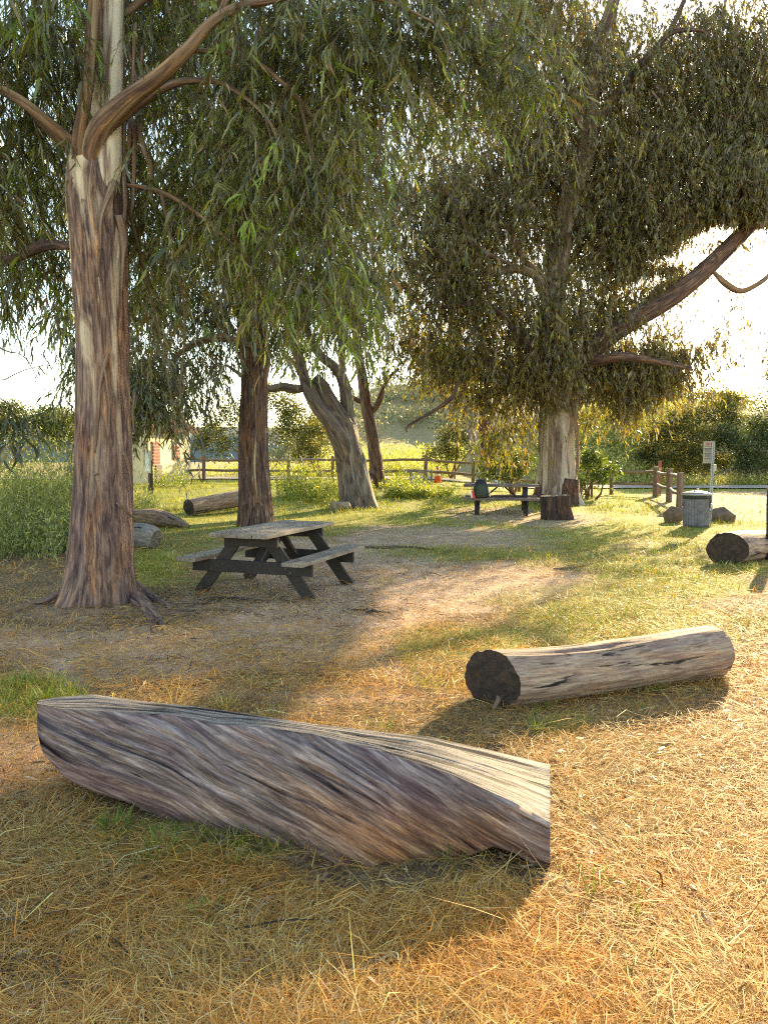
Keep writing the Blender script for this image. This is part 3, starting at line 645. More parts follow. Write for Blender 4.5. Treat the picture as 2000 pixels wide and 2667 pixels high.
shrub('dark bush at the edge of the meadow behind the traffic cone', [(1180, 1150, 62, 68, 41.5, 1.7), (1150, 1185, 48, 45, 41, 1.2), (1215, 1115, 50, 60, 42, 1.6), (1250, 1160, 40, 70, 42, 1.5)], 9000, (.085, .10, .028), .13, (.32, .28, .05), 4)
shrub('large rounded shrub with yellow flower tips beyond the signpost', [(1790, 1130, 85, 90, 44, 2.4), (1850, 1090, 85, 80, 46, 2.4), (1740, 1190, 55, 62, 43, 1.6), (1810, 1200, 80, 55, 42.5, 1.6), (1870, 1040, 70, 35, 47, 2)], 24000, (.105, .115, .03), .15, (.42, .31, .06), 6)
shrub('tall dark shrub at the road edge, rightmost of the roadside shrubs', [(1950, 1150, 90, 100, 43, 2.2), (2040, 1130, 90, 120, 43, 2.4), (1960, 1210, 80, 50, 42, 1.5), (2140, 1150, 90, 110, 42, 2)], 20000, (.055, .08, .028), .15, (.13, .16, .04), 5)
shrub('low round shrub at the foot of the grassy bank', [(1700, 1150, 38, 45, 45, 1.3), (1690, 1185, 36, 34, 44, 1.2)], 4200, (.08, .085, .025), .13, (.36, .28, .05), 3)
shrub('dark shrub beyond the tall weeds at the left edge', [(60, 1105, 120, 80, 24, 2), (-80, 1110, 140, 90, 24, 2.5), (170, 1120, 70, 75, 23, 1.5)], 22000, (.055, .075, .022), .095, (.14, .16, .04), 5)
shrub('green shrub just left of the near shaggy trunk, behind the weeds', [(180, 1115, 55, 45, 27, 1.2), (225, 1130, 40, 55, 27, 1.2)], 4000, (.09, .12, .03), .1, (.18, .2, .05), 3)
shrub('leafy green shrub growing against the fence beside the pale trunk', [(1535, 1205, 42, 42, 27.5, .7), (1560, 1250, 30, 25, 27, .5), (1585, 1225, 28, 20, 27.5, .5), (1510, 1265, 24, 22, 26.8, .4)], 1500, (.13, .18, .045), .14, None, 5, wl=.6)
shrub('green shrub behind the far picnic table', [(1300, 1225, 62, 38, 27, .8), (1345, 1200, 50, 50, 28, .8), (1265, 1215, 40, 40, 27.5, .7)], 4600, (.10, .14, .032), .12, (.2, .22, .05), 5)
shrub('dark conifer-like tree beyond the road, half outside the frame', [(2010, 1000, 45, 60, 62, 2.5), (2040, 950, 50, 60, 62, 2.5), (2030, 1060, 50, 60, 62, 2)], 5000, (.04, .05, .03), .2, None, 4, 'tree', 'tree')
# scrub covering the far hill (a mass)
Vs, Ts, Cs, k = [], [], [], 0
for i in range(230):
    yb = random.uniform(85, 165); xb = random.uniform(-22, 62); zb = float(hgt(np.array(xb), np.array(yb))); u, v = PX(np.array([xb, yb, zb + .8])); s = random.uniform(1.2, 3.0) * F / yb
    c = np.array(random.choice([(.13, .135, .07), (.17, .165, .09), (.09, .105, .05), (.20, .185, .11)]))
    a, t, cc = puff([(float(u), float(v), s, s * .62, yb, 2.2)], 190, c, .42, .6, (.26, .24, .14)); Vs.append(a); Ts.append(t + k); Cs.append(cc); k += len(a)
np_mesh('hill_scrub', np.vstack(Vs), [np.vstack(Ts)], M['bushleaf'], col=np.vstack(Cs))['kind'] = 'stuff'

# ================================================================== TREES
LIT += [(1285, 1830, 2700, 3200, 1.0), (1050, 1560, 2600, 1850, .88), (1400, 1400, 2300, 1560, .5), (1500, 1300, 2300, 1400, .25), (-200, 1790, 1300, 1980, .96), (560, 1270, 1380, 1335, .5), (900, 1450, 1450, 1570, .72), (220, 1625, 520, 1700, .7), (600, 1700, 1050, 1790, .5), (450, 1270, 660, 1330, .6), (900, 1600, 1250, 1800, .45)]
def tree(label, base, group='eucalyptus trees round the clearing'):
    loc = np.array(base, float); return thing('eucalyptus_tree', label, 'tree', loc, 0, group), loc
def limb(t, loc, pts, Y=None, mat='limb', name='limb', nseg=16, step=.10, amp=.008, k=7):
    w, r = pxpath(pts, Y); r[0] *= .45; return tube(name, w, r, M[mat], t, nseg, step, bark_disp(amp, k, .05, random.random() * 9), loc)
flat = lambda q=.22: (lambda TH, VV, RR, c, s: RR * (1 / np.sqrt(c ** 2 + (s / q) ** 2) - 1))
T1P = np.array([(1612, 263, 86), (1480, 266, 80), (1380, 269, 77), (1250, 272, 71), (1100, 272, 66), (950, 270, 63), (800, 266, 63), (620, 258, 68), (500, 253, 70), (430, 256, 66), (365, 263, 57), (295, 273, 45), (205, 283, 36), (100, 290, 29), (-100, 294, 25)], float)[::-1]
def ribbon(t, loc, pts, Y=None, name='bark_strip', w=None):
    if Y is None:                            # lie on the near trunk's bark
        q = []
        for px, py, rp in pts:
            c_, r_ = np.interp(py, T1P[:, 0], T1P[:, 1]), np.interp(py, T1P[:, 0], T1P[:, 2]); dx = min(abs(px - c_) / r_, 1.0); q.append((px, py, rp, 8.3 - r_ * 8.3 / F * math.sqrt(1 - dx * dx) - .03))
        pts = q
    p, r = pxpath(pts, Y); return tube(name, p, r, M['strip'], t, 8, .06, flat(.25), loc, twist=.8)

# --- near tree with shaggy bark
t1, l1 = tree('large near tree with shaggy purple-brown bark, beside the near picnic table', [-3.1, 8.3, 0])
w, r = pxpath([(262, 1612, 86), (263, 1560, 84), (266, 1480, 80), (269, 1380, 77), (272, 1250, 71), (272, 1100, 66), (270, 950, 63), (266, 800, 63), (258, 620, 68), (253, 500, 70), (256, 430, 66), (263, 365, 57), (273, 295, 45), (283, 205, 36), (290, 100, 29), (294, -100, 25), (310, -420, 18, 8.6), (330, -800, 8, 9)], 8.3)
tube('trunk', w, r, M['bark1'], t1, 150, .022, bark_disp(.022, 8, .16, 2.0, (.34, .24), 4), l1, twist=.12)
limb(t1, l1, [(284, 560, 24, 8.25), (286, 440, 27, 8.12), (289, 300, 25, 8.1), (295, 150, 24, 8.1), (299, 0, 23, 8.15), (306, -200, 20, 8.2)], mat='pale_stem', name='stem', nseg=40, step=.05)
limb(t1, l1, [(240, 450, 44), (234, 340, 33), (250, 200, 26), (262, 60, 24), (275, -100, 20), (230, -400, 14)], 8.5, 'bark1', 'stem', 40, .05, .012, 8)
limb(t1, l1, [(235, 500, 20, 8.3), (216, 425, 22, 8.15), (208, 360, 17, 8.02), (222, 270, 14, 7.9), (236, 140, 13, 7.8), (246, 0, 12, 7.7), (262, -160, 10, 7.7)])
limb(t1, l1, [(248, 520, 22, 8.32), (243, 450, 28, 8.2), (244, 390, 31, 8.1), (268, 325, 27, 7.95), (330, 262, 21.5, 7.8), (420, 195, 18, 7.6), (490, 130, 15, 7.5), (545, 65, 12, 7.5), (610, 22, 10, 7.5), (700, 2, 8, 7.5), (820, -20, 6, 7.5), (1000, 0, 4, 7.6), (1130, 60, 2.5, 7.6)])
limb(t1, l1, [(280, 345, 14, 8.0), (350, 280, 12, 8.0), (430, 228, 9, 8.0), (500, 210, 7, 8.0), (590, 222, 5, 8.0), (690, 300, 3.5, 8.0), (740, 400, 2, 8)])
limb(t1, l1, [(560, 55, 9, 7.5), (590, 0, 7, 7.5), (600, -80, 5, 7.5)])
limb(t1, l1, [(245, 520, 20, 8.35), (222, 435, 26, 8.28), (180, 372, 19, 8.18), (120, 315, 14, 8.0), (55, 262, 12, 7.9), (-40, 215, 10, 7.8), (-160, 190, 7, 7.7)])
limb(t1, l1, [(190, 400, 14, 8.3), (110, 320, 11, 8.4), (40, 230, 10, 8.5), (-60, 120, 8, 8.6)])
limb(t1, l1, [(190, 640, 18, 8.4), (110, 640, 14, 8.8), (40, 672, 11, 9.2), (-50, 690, 9, 9.5), (-160, 720, 6, 9.7)], mat='bark2')
limb(t1, l1, [(320, 480, 8, 8.3), (420, 500, 5, 8.2), (520, 560, 4, 8.2), (610, 640, 2.5, 8.1)])
limb(t1, l1, [(480, 130, 9, 7.6), (640, 150, 7, 7.8), (780, 260, 5, 7.9), (870, 420, 4, 7.9), (900, 560, 2, 7.8)])
limb(t1, l1, [(290, 60, 14, 8.3), (480, -60, 12, 8.8), (760, -100, 9, 9.4), (1060, -60, 7, 9.8), (1300, 40, 4, 10)])
for pts in ([(300, 470, 14), (266, 560, 8), (262, 640, 6), (255, 720, 3)], [(352, 60, 7), (346, 200, 8), (340, 330, 8), (336, 430, 6)], [(372, 120, 4), (362, 270, 6), (368, 360, 9), (390, 420, 12), (396, 470, 7)], [(330, 240, 8), (322, 400, 10), (326, 520, 11), (322, 600, 6)],
            [(310, 560, 10), (322, 620, 14), (320, 690, 8), (318, 760, 3)], [(330, 120, 5), (358, 230, 5), (350, 420, 6), (344, 560, 4)], [(260, 100, 8), (240, 220, 9), (230, 340, 6)], [(222, 520, 9), (205, 600, 7), (198, 680, 3)], [(345, 300, 4), (352, 420, 5), (348, 540, 3)]):
    ribbon(t1, l1, pts)
for pts in ([(322, 1175, 5), (336, 1215, 7), (342, 1275, 3)], [(306, 1308, 5), (330, 1332, 5), (352, 1352, 3)], [(228, 1240, 2), (246, 1236, 5), (255, 1234, 3)], [(283, 920, 5), (262, 1000, 7), (255, 1100, 7), (248, 1180, 3)], [(275, 960, 4), (285, 1060, 5), (282, 1140, 3)], [(215, 1280, 3), (224, 1340, 6), (236, 1390, 3)], [(352, 1020, 3), (345, 1080, 4), (352, 1130, 2)], [(203, 1180, 4), (206, 1240, 6), (200, 1300, 2)]):
    ribbon(t1, l1, pts)
def root(t, loc, pts, mat='bark1'):
    w, r = [], []
    for px, py, rp, up in pts:
        g = G(px, py); w.append(g + np.array([0, 0, up])); r.append(rp * g[1] / F)
    return tube('root', w, r, M[mat], t, 14, .04, bark_disp(.01, 9, .1, random.random() * 5), loc)
root(t1, l1, [(330, 1545, 30, .05), (368, 1575, 22, .012), (398, 1596, 15, -.004), (420, 1625, 10, -.01), (432, 1652, 5, -.02)])
root(t1, l1, [(345, 1540, 22, .04), (400, 1562, 14, 0.0), (452, 1583, 9, -.005), (520, 1596, 4, -.01)])
root(t1, l1, [(365, 1575, 12, .012), (395, 1618, 9, 0), (402, 1650, 5, -.01)])
root(t1, l1, [(190, 1552, 26, .05), (140, 1566, 17, .005), (85, 1574, 8, -.01)])
crown('crown', t1, [(70, 130, 170, 150, 8.6, 1.2, 130), (110, 110, 60, 90, 7.6, .4, 34, .35), (-150, 350, 180, 400, 8.6, 1.5, 160), (330, 40, 190, 150, 10.2, .9, 120), (520, 150, 190, 200, 9.6, .9, 170), (480, 420, 170, 190, 9.9, .8, 130), (760, 170, 200, 200, 8.4, .9, 220), (640, 470, 190, 200, 8.9, .8, 190), (780, 480, 130, 190, 8.2, .7, 160), (700, 720, 160, 150, 8.3, .6, 110), (870, 790, 70, 150, 7.9, .4, 60, .55),
                    (960, 120, 200, 160, 8.4, .9, 190), (1150, 130, 180, 150, 8.8, .8, 150, .12), (1280, 200, 120, 130, 9.2, .6, 80, .12), (90, 480, 120, 170, 9.4, .8, 110), (100, 720, 110, 120, 9.8, .6, 70), (30, 620, 130, 180, 10, .8, 90), (400, 640, 90, 140, 9.4, .6, 50), (230, -250, 500, 200, 8.8, 1.6, 260), (900, -220, 400, 180, 9, 1.4, 200), (1195, 380, 16, 30, 8.6, .12, 5, 1.0), (380, 800, 80, 130, 9.6, .5, 40)],
      (.11, .21), .092, False, l1, 21, True, 1.9, .09, 1.0, None, (.5, 1.1), True, 1.2, 0.0, (1.18, 1.06, .74))
# leaves near the lens, each an object: two drooping sprays
def leaf_mesh(colr, cv):
    V, T, C = leaf_arrays(np.zeros((1, 3)), np.array([[0, 0, -1.]]), np.array([1.0]), np.array([.15]), np.array([cv]), np.array([colr]), False, np.array([[0, 1., 0]]))
    me_o = np_mesh('leaf', V, [T], M['leaf'], None, col=C); me = me_o.data; bpy.data.objects.remove(me_o); return me
LM = [leaf_mesh(c, v) for c, v in (((.045, .055, .025), .5), ((.06, .075, .028), -.6), ((.05, .055, .03), .9), ((.24, .34, .035), .5), ((.19, .27, .035), -.5))]  # last two colours brightened to stand in for backlight
def spray(t, loc, path, n, Lr, kinds):
    w, r = pxpath(path); br = tube('branch', w, r, M['twig'], t, 6, .08, None, loc); q = catmull(w, 60)
    for k in range(n):
        i = random.randint(12, 59); L = random.uniform(*Lr); o = link('leaf', LM[random.choice(kinds)], br)
        ax = Vector((random.gauss(0, .45), random.gauss(0, .45), -1)).normalized(); qt = Vector((0, 0, -1)).rotation_difference(ax) @ Quaternion((0, 0, 1), random.uniform(0, 6.28))
        o.rotation_mode = 'QUATERNION'; o.rotation_quaternion = qt; o.scale = (L, L, L); o.location = Vector(q[i] - loc) + Vector((random.gauss(0, .03), random.gauss(0, .03), random.gauss(0, .03)))
spray(t1, l1, [(-160, 190, 7, 7.7), (-200, 500, 5, 6.6), (-90, 800, 3.5, 5.9), (0, 905, 2.5, 5.6), (60, 925, 1.5, 5.5), (100, 985, 1, 5.5)], 22, (.10, .17), (0, 1, 2))
spray(t1, l1, [(-200, 500, 5, 6.6), (-130, 900, 3, 5.8), (-20, 990, 2, 5.6), (60, 965, 1.4, 5.6), (120, 950, 1, 5.6)], 22, (.09, .15), (0, 1, 2))
spray(t1, l1, [(-130, 900, 3, 5.8), (-60, 1020, 2, 5.5), (0, 1060, 1.5, 5.4), (30, 1120, 1, 5.4), (40, 1200, .8, 5.4)], 34, (.12, .2), (0, 1, 2))
spray(t1, l1, [(-60, 1000, 2, 5.5), (20, 1050, 1.5, 5.5), (70, 1090, 1, 5.5), (90, 1160, .8, 5.5)], 20, (.11, .18), (0, 1, 2))
spray(t1, l1, [(780, 260, 5, 7.9), (850, 560, 3, 7.6), (885, 760, 2, 7.4), (905, 860, 1.2, 7.3), (912, 960, .8, 7.3)], 42, (.12, .2), (3, 4, 1))
spray(t1, l1, [(690, 300, 3.5, 8.0), (760, 560, 2.5, 7.7), (800, 700, 1.6, 7.5), (818, 800, 1, 7.5)], 34, (.11, .19), (3, 4, 1, 0))
spray(t1, l1, [(1130, 60, 2.5, 7.6), (1190, 190, 2, 7.5), (1200, 300, 1.4, 7.5), (1205, 380, .8, 7.5)], 18, (.11, .18), (3, 1, 4))
spray(t1, l1, [(190, 640, 8, 8.4), (250, 900, 3, 9.0), (250, 1050, 2, 9.4), (195, 1150, 1.5, 9.6), (185, 1230, 1, 9.6)], 34, (.12, .2), (0, 1, 2))
spray(t1, l1, [(420, 500, 5, 8.2), (480, 800, 3, 8.6), (470, 1050, 2, 8.8), (500, 1180, 1.4, 8.8), (530, 1215, .8, 8.8), (470, 1270, .6, 8.8)], 40, (.09, .15), (0, 1, 2))
spray(t1, l1, [(320, 480, 5, 8.3), (400, 800, 3, 8.9), (440, 1000, 2, 9.0), (455, 1110, 1.2, 9.0), (462, 1170, .8, 9)], 30, (.08, .13), (0, 1, 2))

# --- second tree, behind the near picnic table
t2, l2 = tree('dark-barked tree standing right behind the near picnic table', [-2.87, 17.3, 0])
w, r = pxpath([(668, 1392, 44), (667, 1340, 43), (664, 1260, 38), (660, 1150, 35), (662, 1050, 34), (662, 950, 34), (655, 830, 37), (640, 700, 32), (632, 520, 28), (615, 300, 24), (580, 80, 20), (560, -200, 15), (540, -500, 8)], 17.3)
tube('trunk', w, r, M['bark2'], t2, 100, .05, bark_disp(.03, 9, .12, 4.0, (.14, .35), 5), l2)
limb(t2, l2, [(655, 850, 20), (700, 760, 16), (780, 620, 12), (870, 520, 8), (960, 460, 4)], 17.0)
limb(t2, l2, [(640, 780, 20), (540, 640, 15), (430, 520, 10), (330, 430, 6)], 17.4)
limb(t2, l2, [(632, 560, 18), (760, 380, 13), (860, 250, 8), (930, 170, 4)], 17.2)
limb(t2, l2, [(625, 420, 16), (520, 250, 12), (420, 60, 7)], 17.8)
limb(t2, l2, [(655, 900, 14), (560, 880, 10), (470, 920, 6), (420, 1000, 3)], 16.6)
limb(t2, l2, [(530, 10, 20, 17), (525, -100, 18, 17), (500, 150, 14, 17.2)], mat='bark5')
for pts in ([(690, 830, 5), (700, 930, 7), (692, 1010, 4)], [(640, 800, 5), (628, 900, 6), (632, 980, 3)], [(655, 760, 6), (668, 860, 6), (664, 940, 2)]): ribbon(t2, l2, pts, 16.85)
crown('crown', t2, [(470, 640, 200, 220, 17.5, 2.2, 330), (680, 560, 220, 260, 17.2, 2.2, 420), (860, 480, 170, 260, 17, 2, 300), (520, 840, 170, 120, 17.4, 1.4, 200), (430, 1050, 95, 55, 14.5, .8, 80), (360, 1010, 60, 60, 14.5, .8, 50), (400, 1085, 90, 36, 14, .6, 70), (440, 980, 100, 75, 16.4, 1.0, 100), (555, 965, 50, 50, 17.0, .8, 34), (790, 830, 110, 110, 17.6, 1.2, 130), (870, 860, 50, 70, 16.6, .8, 40), (260, 640, 150, 220, 17.5, 1.8, 170), (150, 520, 170, 260, 18, 2, 200), (210, 960, 70, 170, 16.5, .9, 110), (130, 860, 50, 60, 16.5, .7, 22), (700, 180, 320, 230, 17.8, 2.5, 420), (350, 250, 220, 240, 18, 2, 240),
                    (600, -250, 500, 220, 18, 3, 320), (640, 790, 60, 60, 16.5, .4, 26), (30, 330, 150, 330, 18, 2, 180), (960, 700, 60, 110, 16.6, .8, 60)],
      (.14, .25), .105, False, l2, 19, True, 1.5, .03, 1.0, None, (.6, 1.4), True, 1.15, 0.0, (1.08, 1, .85))

# --- leaning grey tree in the middle, its thin brown neighbour
t3, l3 = tree('smooth grey leaning tree that forks low, beside a flat-topped boulder', [-.8, 22.5, .05])
w, r = pxpath([(930, 1345, 54), (930, 1315, 47), (922, 1240, 39), (908, 1170, 33), (893, 1120, 31), (872, 1075, 24), (850, 1035, 20), (836, 1005, 17), (818, 985, 12)], 22.5)
tube('trunk', w, r, M['bark3'], t3, 80, .06, bark_disp(.025, 6, .3, 6.0, (.16, .3), 4), l3)
limb(t3, l3, [(916, 1240, 24, 22.5), (893, 1160, 25, 22.35), (860, 1100, 20), (828, 1060, 18), (806, 1018, 17), (795, 990, 14), (770, 900, 11), (740, 800, 7)], 22.2, 'bark3', 'stem', 30, .08, .012)
limb(t3, l3, [(800, 1010, 13), (770, 1014, 12), (735, 1008, 11), (700, 1012, 9), (650, 990, 6), (590, 950, 3)], 22.2, 'bark3', 'limb', 24, .08, .01)
limb(t3, l3, [(920, 1230, 24, 22.5), (911, 1150, 25, 22.6), (907, 1090, 18), (903, 1040, 17), (893, 990, 15), (870, 955, 12), (835, 925, 11), (800, 860, 8), (780, 760, 5)], 22.7, 'bark3', 'stem', 30, .08, .012)
limb(t3, l3, [(893, 990, 10), (890, 900, 9), (880, 800, 7), (900, 680, 4)], 22.8, 'bark3')
crown('crown', t3, [(800, 800, 150, 110, 23, 1.6, 200), (920, 770, 100, 130, 23.5, 1.5, 150), (900, 600, 130, 150, 24, 2, 170), (790, 930, 60, 35, 22.5, .8, 30, .2), (720, 920, 70, 45, 22.8, .9, 40), (960, 480, 90, 160, 25, 1.6, 130)], (.16, .26), .14, True, l3, 14, False, 1.0, .06)
t4, l4 = tree('slim brown fibrous tree with a burl at its foot, near the rail fence', G(985, 1284))
Y4 = float(l4[1])
w, r = pxpath([(984, 1298, 24), (984, 1270, 20), (981, 1220, 17), (972, 1150, 15), (960, 1085, 14), (951, 1040, 12.5), (943, 980, 11), (932, 920, 10), (926, 850, 8), (922, 760, 6), (940, 640, 3)], Y4)
tube('trunk', w, r, M['bark2'], t4, 60, .07, bark_disp(.03, 8, .2, 1.0, (.10, .3), 4), l4)
limb(t4, l4, [(962, 1085, 9), (985, 1050, 8), (998, 1015, 6), (1012, 985, 4.5), (1040, 960, 3)], Y4, 'bark2')
limb(t4, l4, [(952, 1055, 7), (930, 1042, 6), (911, 1030, 5), (890, 1010, 3.5)], Y4, 'bark2')
w, r = pxpath([(966, 1290, 15), (962, 1262, 15), (958, 1245, 12), (955, 1234, 7)], Y4 - .3)
tube('burl', w, r, M['bark2'], t4, 30, .05, bark_disp(.07, 4, .4, 3.0), l4)
crown('crown', t4, [(1010, 950, 60, 60, Y4, 1, 60), (1010, 800, 90, 130, Y4, 1.6, 150), (1060, 700, 90, 140, Y4 + 1, 1.6, 140), (990, 1000, 40, 25, Y4, .6, 18)], (.17, .27), .14, True, l4, 13, False, 1.0, .08)

# --- great pale-barked tree on the right
t5, l5 = tree('huge pale-barked tree with drooping brown-green crown, behind the cut stump', G(1452, 1312))
Y5 = float(l5[1])
w, r = pxpath([(1452, 1330, 60), (1452, 1290, 52), (1450, 1220, 47), (1450, 1150, 47), (1455, 1080, 49), (1458, 1015, 48), (1456, 965, 36), (1452, 930, 18)], Y5)
tube('trunk', w, r, M['bark5'], t5, 110, .07, bark_disp(.035, 6, .35, 8.0, (.22, .35), 5), l5)
w, r = pxpath([(1456, 1090, 30), (1457, 1030, 47), (1452, 950, 42), (1440, 860, 34), (1442, 760, 30), (1458, 650, 27), (1485, 520, 25), (1520, 420, 23), (1538, 280, 21), (1552, 140, 18), (1590, 30, 14), (1625, -120, 10), (1640, -400, 5)], Y5)
M['bark_up'] = bark_mat('brown_upper_bark', (.06, .042, .03), (.15, .105, .072), (.24, .175, .12), (.30, .23, .16), .3, 18, .10, .7, None, .5)
tube('upper_trunk', w, r, M['bark_up'], t5, 60, .1, bark_disp(.03, 6, .3, 8.0), l5)
w, r = pxpath([(1452, 1322, 62), (1454, 1292, 54), (1457, 1266, 48.5), (1460, 1244, 44)], Y5)
M['skirt'] = bark_mat('reddish_shaggy_bark', (.05, .028, .022), (.11, .068, .052), (.19, .125, .10), (.3, .22, .18), .0, 24, .1, 1.0)
tube('bark_skirt', w, r, M['skirt'], t5, 90, .05, bark_disp(.06, 11, .5, 2.5, (.2, .3), 6), l5)
limb(t5, l5, [(1458, 1080, 34, Y5), (1472, 1005, 36, Y5 - .1), (1510, 945, 30, Y5 - .3), (1570, 885, 26), (1650, 832, 25), (1730, 785, 24), (1800, 735, 22), (1870, 670, 20), (1940, 600, 18), (1995, 535, 17), (2035, 450, 13), (2050, 340, 9), (2045, 200, 5)], Y5 - .5, 'bark2', 'limb', 30, .12, .02)
limb(t5, l5, [(1845, 695, 9), (1890, 740, 8), (1930, 758, 7), (1975, 738, 6), (2005, 712, 5), (2020, 670, 3)], Y5 - .6, 'limb')
limb(t5, l5, [(1530, 380, 14), (1580, 280, 12), (1630, 215, 10), (1670, 165, 9), (1740, 85, 7), (1790, -20, 5)], Y5, 'bark2')
limb(t5, l5, [(1690, 145, 6), (1740, 90, 5.5), (1790, 78, 4.5), (1830, 82, 3), (1850, 100, 2)], Y5 - .1, 'bark2')
limb(t5, l5, [(1515, 330, 13), (1480, 275, 11), (1445, 240, 10), (1400, 220, 8), (1340, 225, 5), (1280, 260, 3)], Y5 - .4, 'limb')
limb(t5, l5, [(1475, 200, 3), (1450, 120, 5), (1478, 215, 6), (1490, 290, 7)], Y5 - .3, 'bark2')
limb(t5, l5, [(1430, 800, 14), (1400, 725, 11), (1340, 700, 10), (1270, 712, 8), (1230, 675, 6), (1160, 655, 4), (1090, 645, 2.5)], Y5 - 1, 'limb')
limb(t5, l5, [(1440, 740, 10), (1370, 680, 8), (1320, 590, 6), (1290, 560, 4)], Y5 - .8, 'limb')
limb(t5, l5, [(1330, 690, 8), (1240, 640, 7), (1200, 560, 6), (1155, 480, 4)], Y5 - 1.2, 'limb')
limb(t5, l5, [(1458, 1060, 30, Y5), (1440, 985, 28, Y5 - .2), (1370, 890, 18), (1310, 820, 12), (1240, 790, 8), (1150, 800, 5)], Y5 - 1.2, 'bark2')
limb(t5, l5, [(1462, 1040, 22, Y5), (1500, 965, 17, Y5 - .5), (1600, 930, 12), (1700, 940, 8), (1800, 960, 5)], Y5 - 1.5, 'bark2')
limb(t5, l5, [(1520, 640, 10), (1610, 520, 8), (1700, 400, 6), (1760, 300, 4)], Y5 + .5, 'bark2')
limb(t5, l5, [(1200, 960, 4), (1180, 1030, 5), (1130, 1070, 4), (1062, 1110, 3), (1060, 1125, 1.5)], Y5 - 1.5, 'bark2')
for pts in ([(1490, 1040, 6), (1500, 1120, 8), (1502, 1200, 6), (1498, 1250, 3)], [(1500, 1100, 5), (1506, 1180, 7), (1503, 1270, 4)]): ribbon(t5, l5, pts, Y5 - .6)
crown('crown', t5, [(1280, 430, 190, 230, Y5, 2.6, 520), (1420, 250, 230, 250, Y5 + .5, 3, 620), (1200, 600, 150, 180, Y5 - 1, 2, 340), (1130, 760, 110, 130, Y5 - 1, 1.6, 210), (1280, 800, 160, 150, Y5 - 1, 2, 360), (1180, 930, 120, 70, Y5 - 1.2, 1.4, 150), (1330, 960, 90, 90, Y5 - 1.2, 1.2, 150), (1350, 1080, 50, 90, Y5 - 1, .8, 90), (1440, 880, 100, 110, Y5 - 1.6, 1, 190), (1500, 650, 150, 200, Y5 + .5, 2.2, 320), (1450, 450, 160, 180, Y5, 2.4, 330),
                    (1620, 500, 140, 210, Y5 + 1, 2, 300), (1720, 560, 140, 180, Y5, 2, 260), (1640, 740, 120, 100, Y5, 1.6, 210), (1900, 330, 130, 230, Y5 + .5, 2, 260), (1720, 300, 130, 170, Y5 + 1, 2, 200), (1880, 600, 110, 130, Y5 - .5, 1.8, 190), (1750, 720, 120, 90, Y5, 1.4, 160), (1560, 860, 120, 90, Y5 - .5, 1.5, 170), (1560, 960, 80, 80, Y5 - .5, 1.2, 130), (1660, 960, 110, 80, Y5 - 1, 1.2, 180), (1770, 900, 100, 80, Y5 - 1, 1.2, 160), (1850, 880, 70, 70, Y5 - 1, 1, 80), (1830, 800, 110, 70, Y5, 1.2, 110), (1600, 330, 120, 120, Y5, 2, 130), (1800, 430, 130, 170, Y5, 2, 230), (1900, 250, 120, 190, Y5 + 1, 2, 230), (1950, 470, 90, 150, Y5, 1.6, 140), (1960, 760, 80, 50, Y5, 1, 45), (1990, 920, 30, 30, Y5, .6, 10), (1340, 30, 200, 120, Y5 + .5, 2.4, 240), (1500, -200, 330, 180, Y5 + 1, 3, 260), (1590, 150, 110, 110, Y5, 1.8, 120), (1990, 120, 80, 130, Y5 + 1, 1.5, 80), (1975, 430, 75, 210, Y5, 1.6, 420), (1985, 560, 60, 55, Y5 - 1, .8, 330), (1960, 500, 60, 60, Y5 - 2, .8, 200), (1780, 230, 150, 160, Y5 + 1, 2, 330), (1900, 130, 130, 110, Y5 + 1, 2, 240), (1990, 250, 70, 150, Y5 + 1, 2, 200), (1800, 600, 130, 120, Y5 - .3, 1.8, 220), (1930, 640, 80, 70, Y5 - .3, 1.4, 120), (1560, 480, 140, 160, Y5 + 1, 2, 200), (1480, 90, 160, 120, Y5 + .5, 2, 160), (1240, 300, 150, 160, Y5 + .5, 2, 180), (1820, 930, 100, 60, Y5 - 1, 1, 190), (1900, 860, 90, 60, Y5 - .5, 1, 150), (1700, 930, 110, 80, Y5 - 1.2, 1, 190), (1760, 1010, 70, 40, Y5 - 1.2, .8, 80), (1590, 1040, 70, 60, Y5 - 1, .8, 120), (1530, 1080, 45, 60, Y5 - .9, .6, 60), (1420, 960, 80, 70, Y5 - 1.7, .5, 120), (1380, 1040, 60, 80, Y5 - 1.4, .6, 90), (1470, 1000, 70, 50, Y5 - 1.5, .4, 70), (1080, 900, 70, 60, Y5 + .5, 1, 90), (1160, 1000, 90, 40, Y5, 1, 90), (1270, 1040, 70, 60, Y5 - 1, .8, 90), (1330, 1140, 50, 60, Y5 - .6, .6, 70, .25), (1640, 1000, 100, 60, Y5 - 1, 1, 150), (1560, 1020, 60, 60, Y5 - .8, .8, 90), (1740, 980, 80, 50, Y5 - 1, 1, 110), (1130, 560, 120, 170, Y5, 2, 220), (1700, 860, 110, 70, Y5, 1.4, 150), (1600, 620, 130, 120, Y5 + .5, 1.8, 200), (1820, 520, 120, 120, Y5 + .5, 1.8, 200), (1310, 1180, 55, 50, Y5 - .2, .7, 60, .3)],  # dense clumps at the right edge are added to shade the lower-left ground
      (.13, .24), .16, True, l5, 24, True, 1.9, .04, 1.15, None, (.6, 1.8), True, 1.5, .75, (1.4, 1.02, .8), .27)  # brown tint: dead twigs, and glare put into the leaf colour

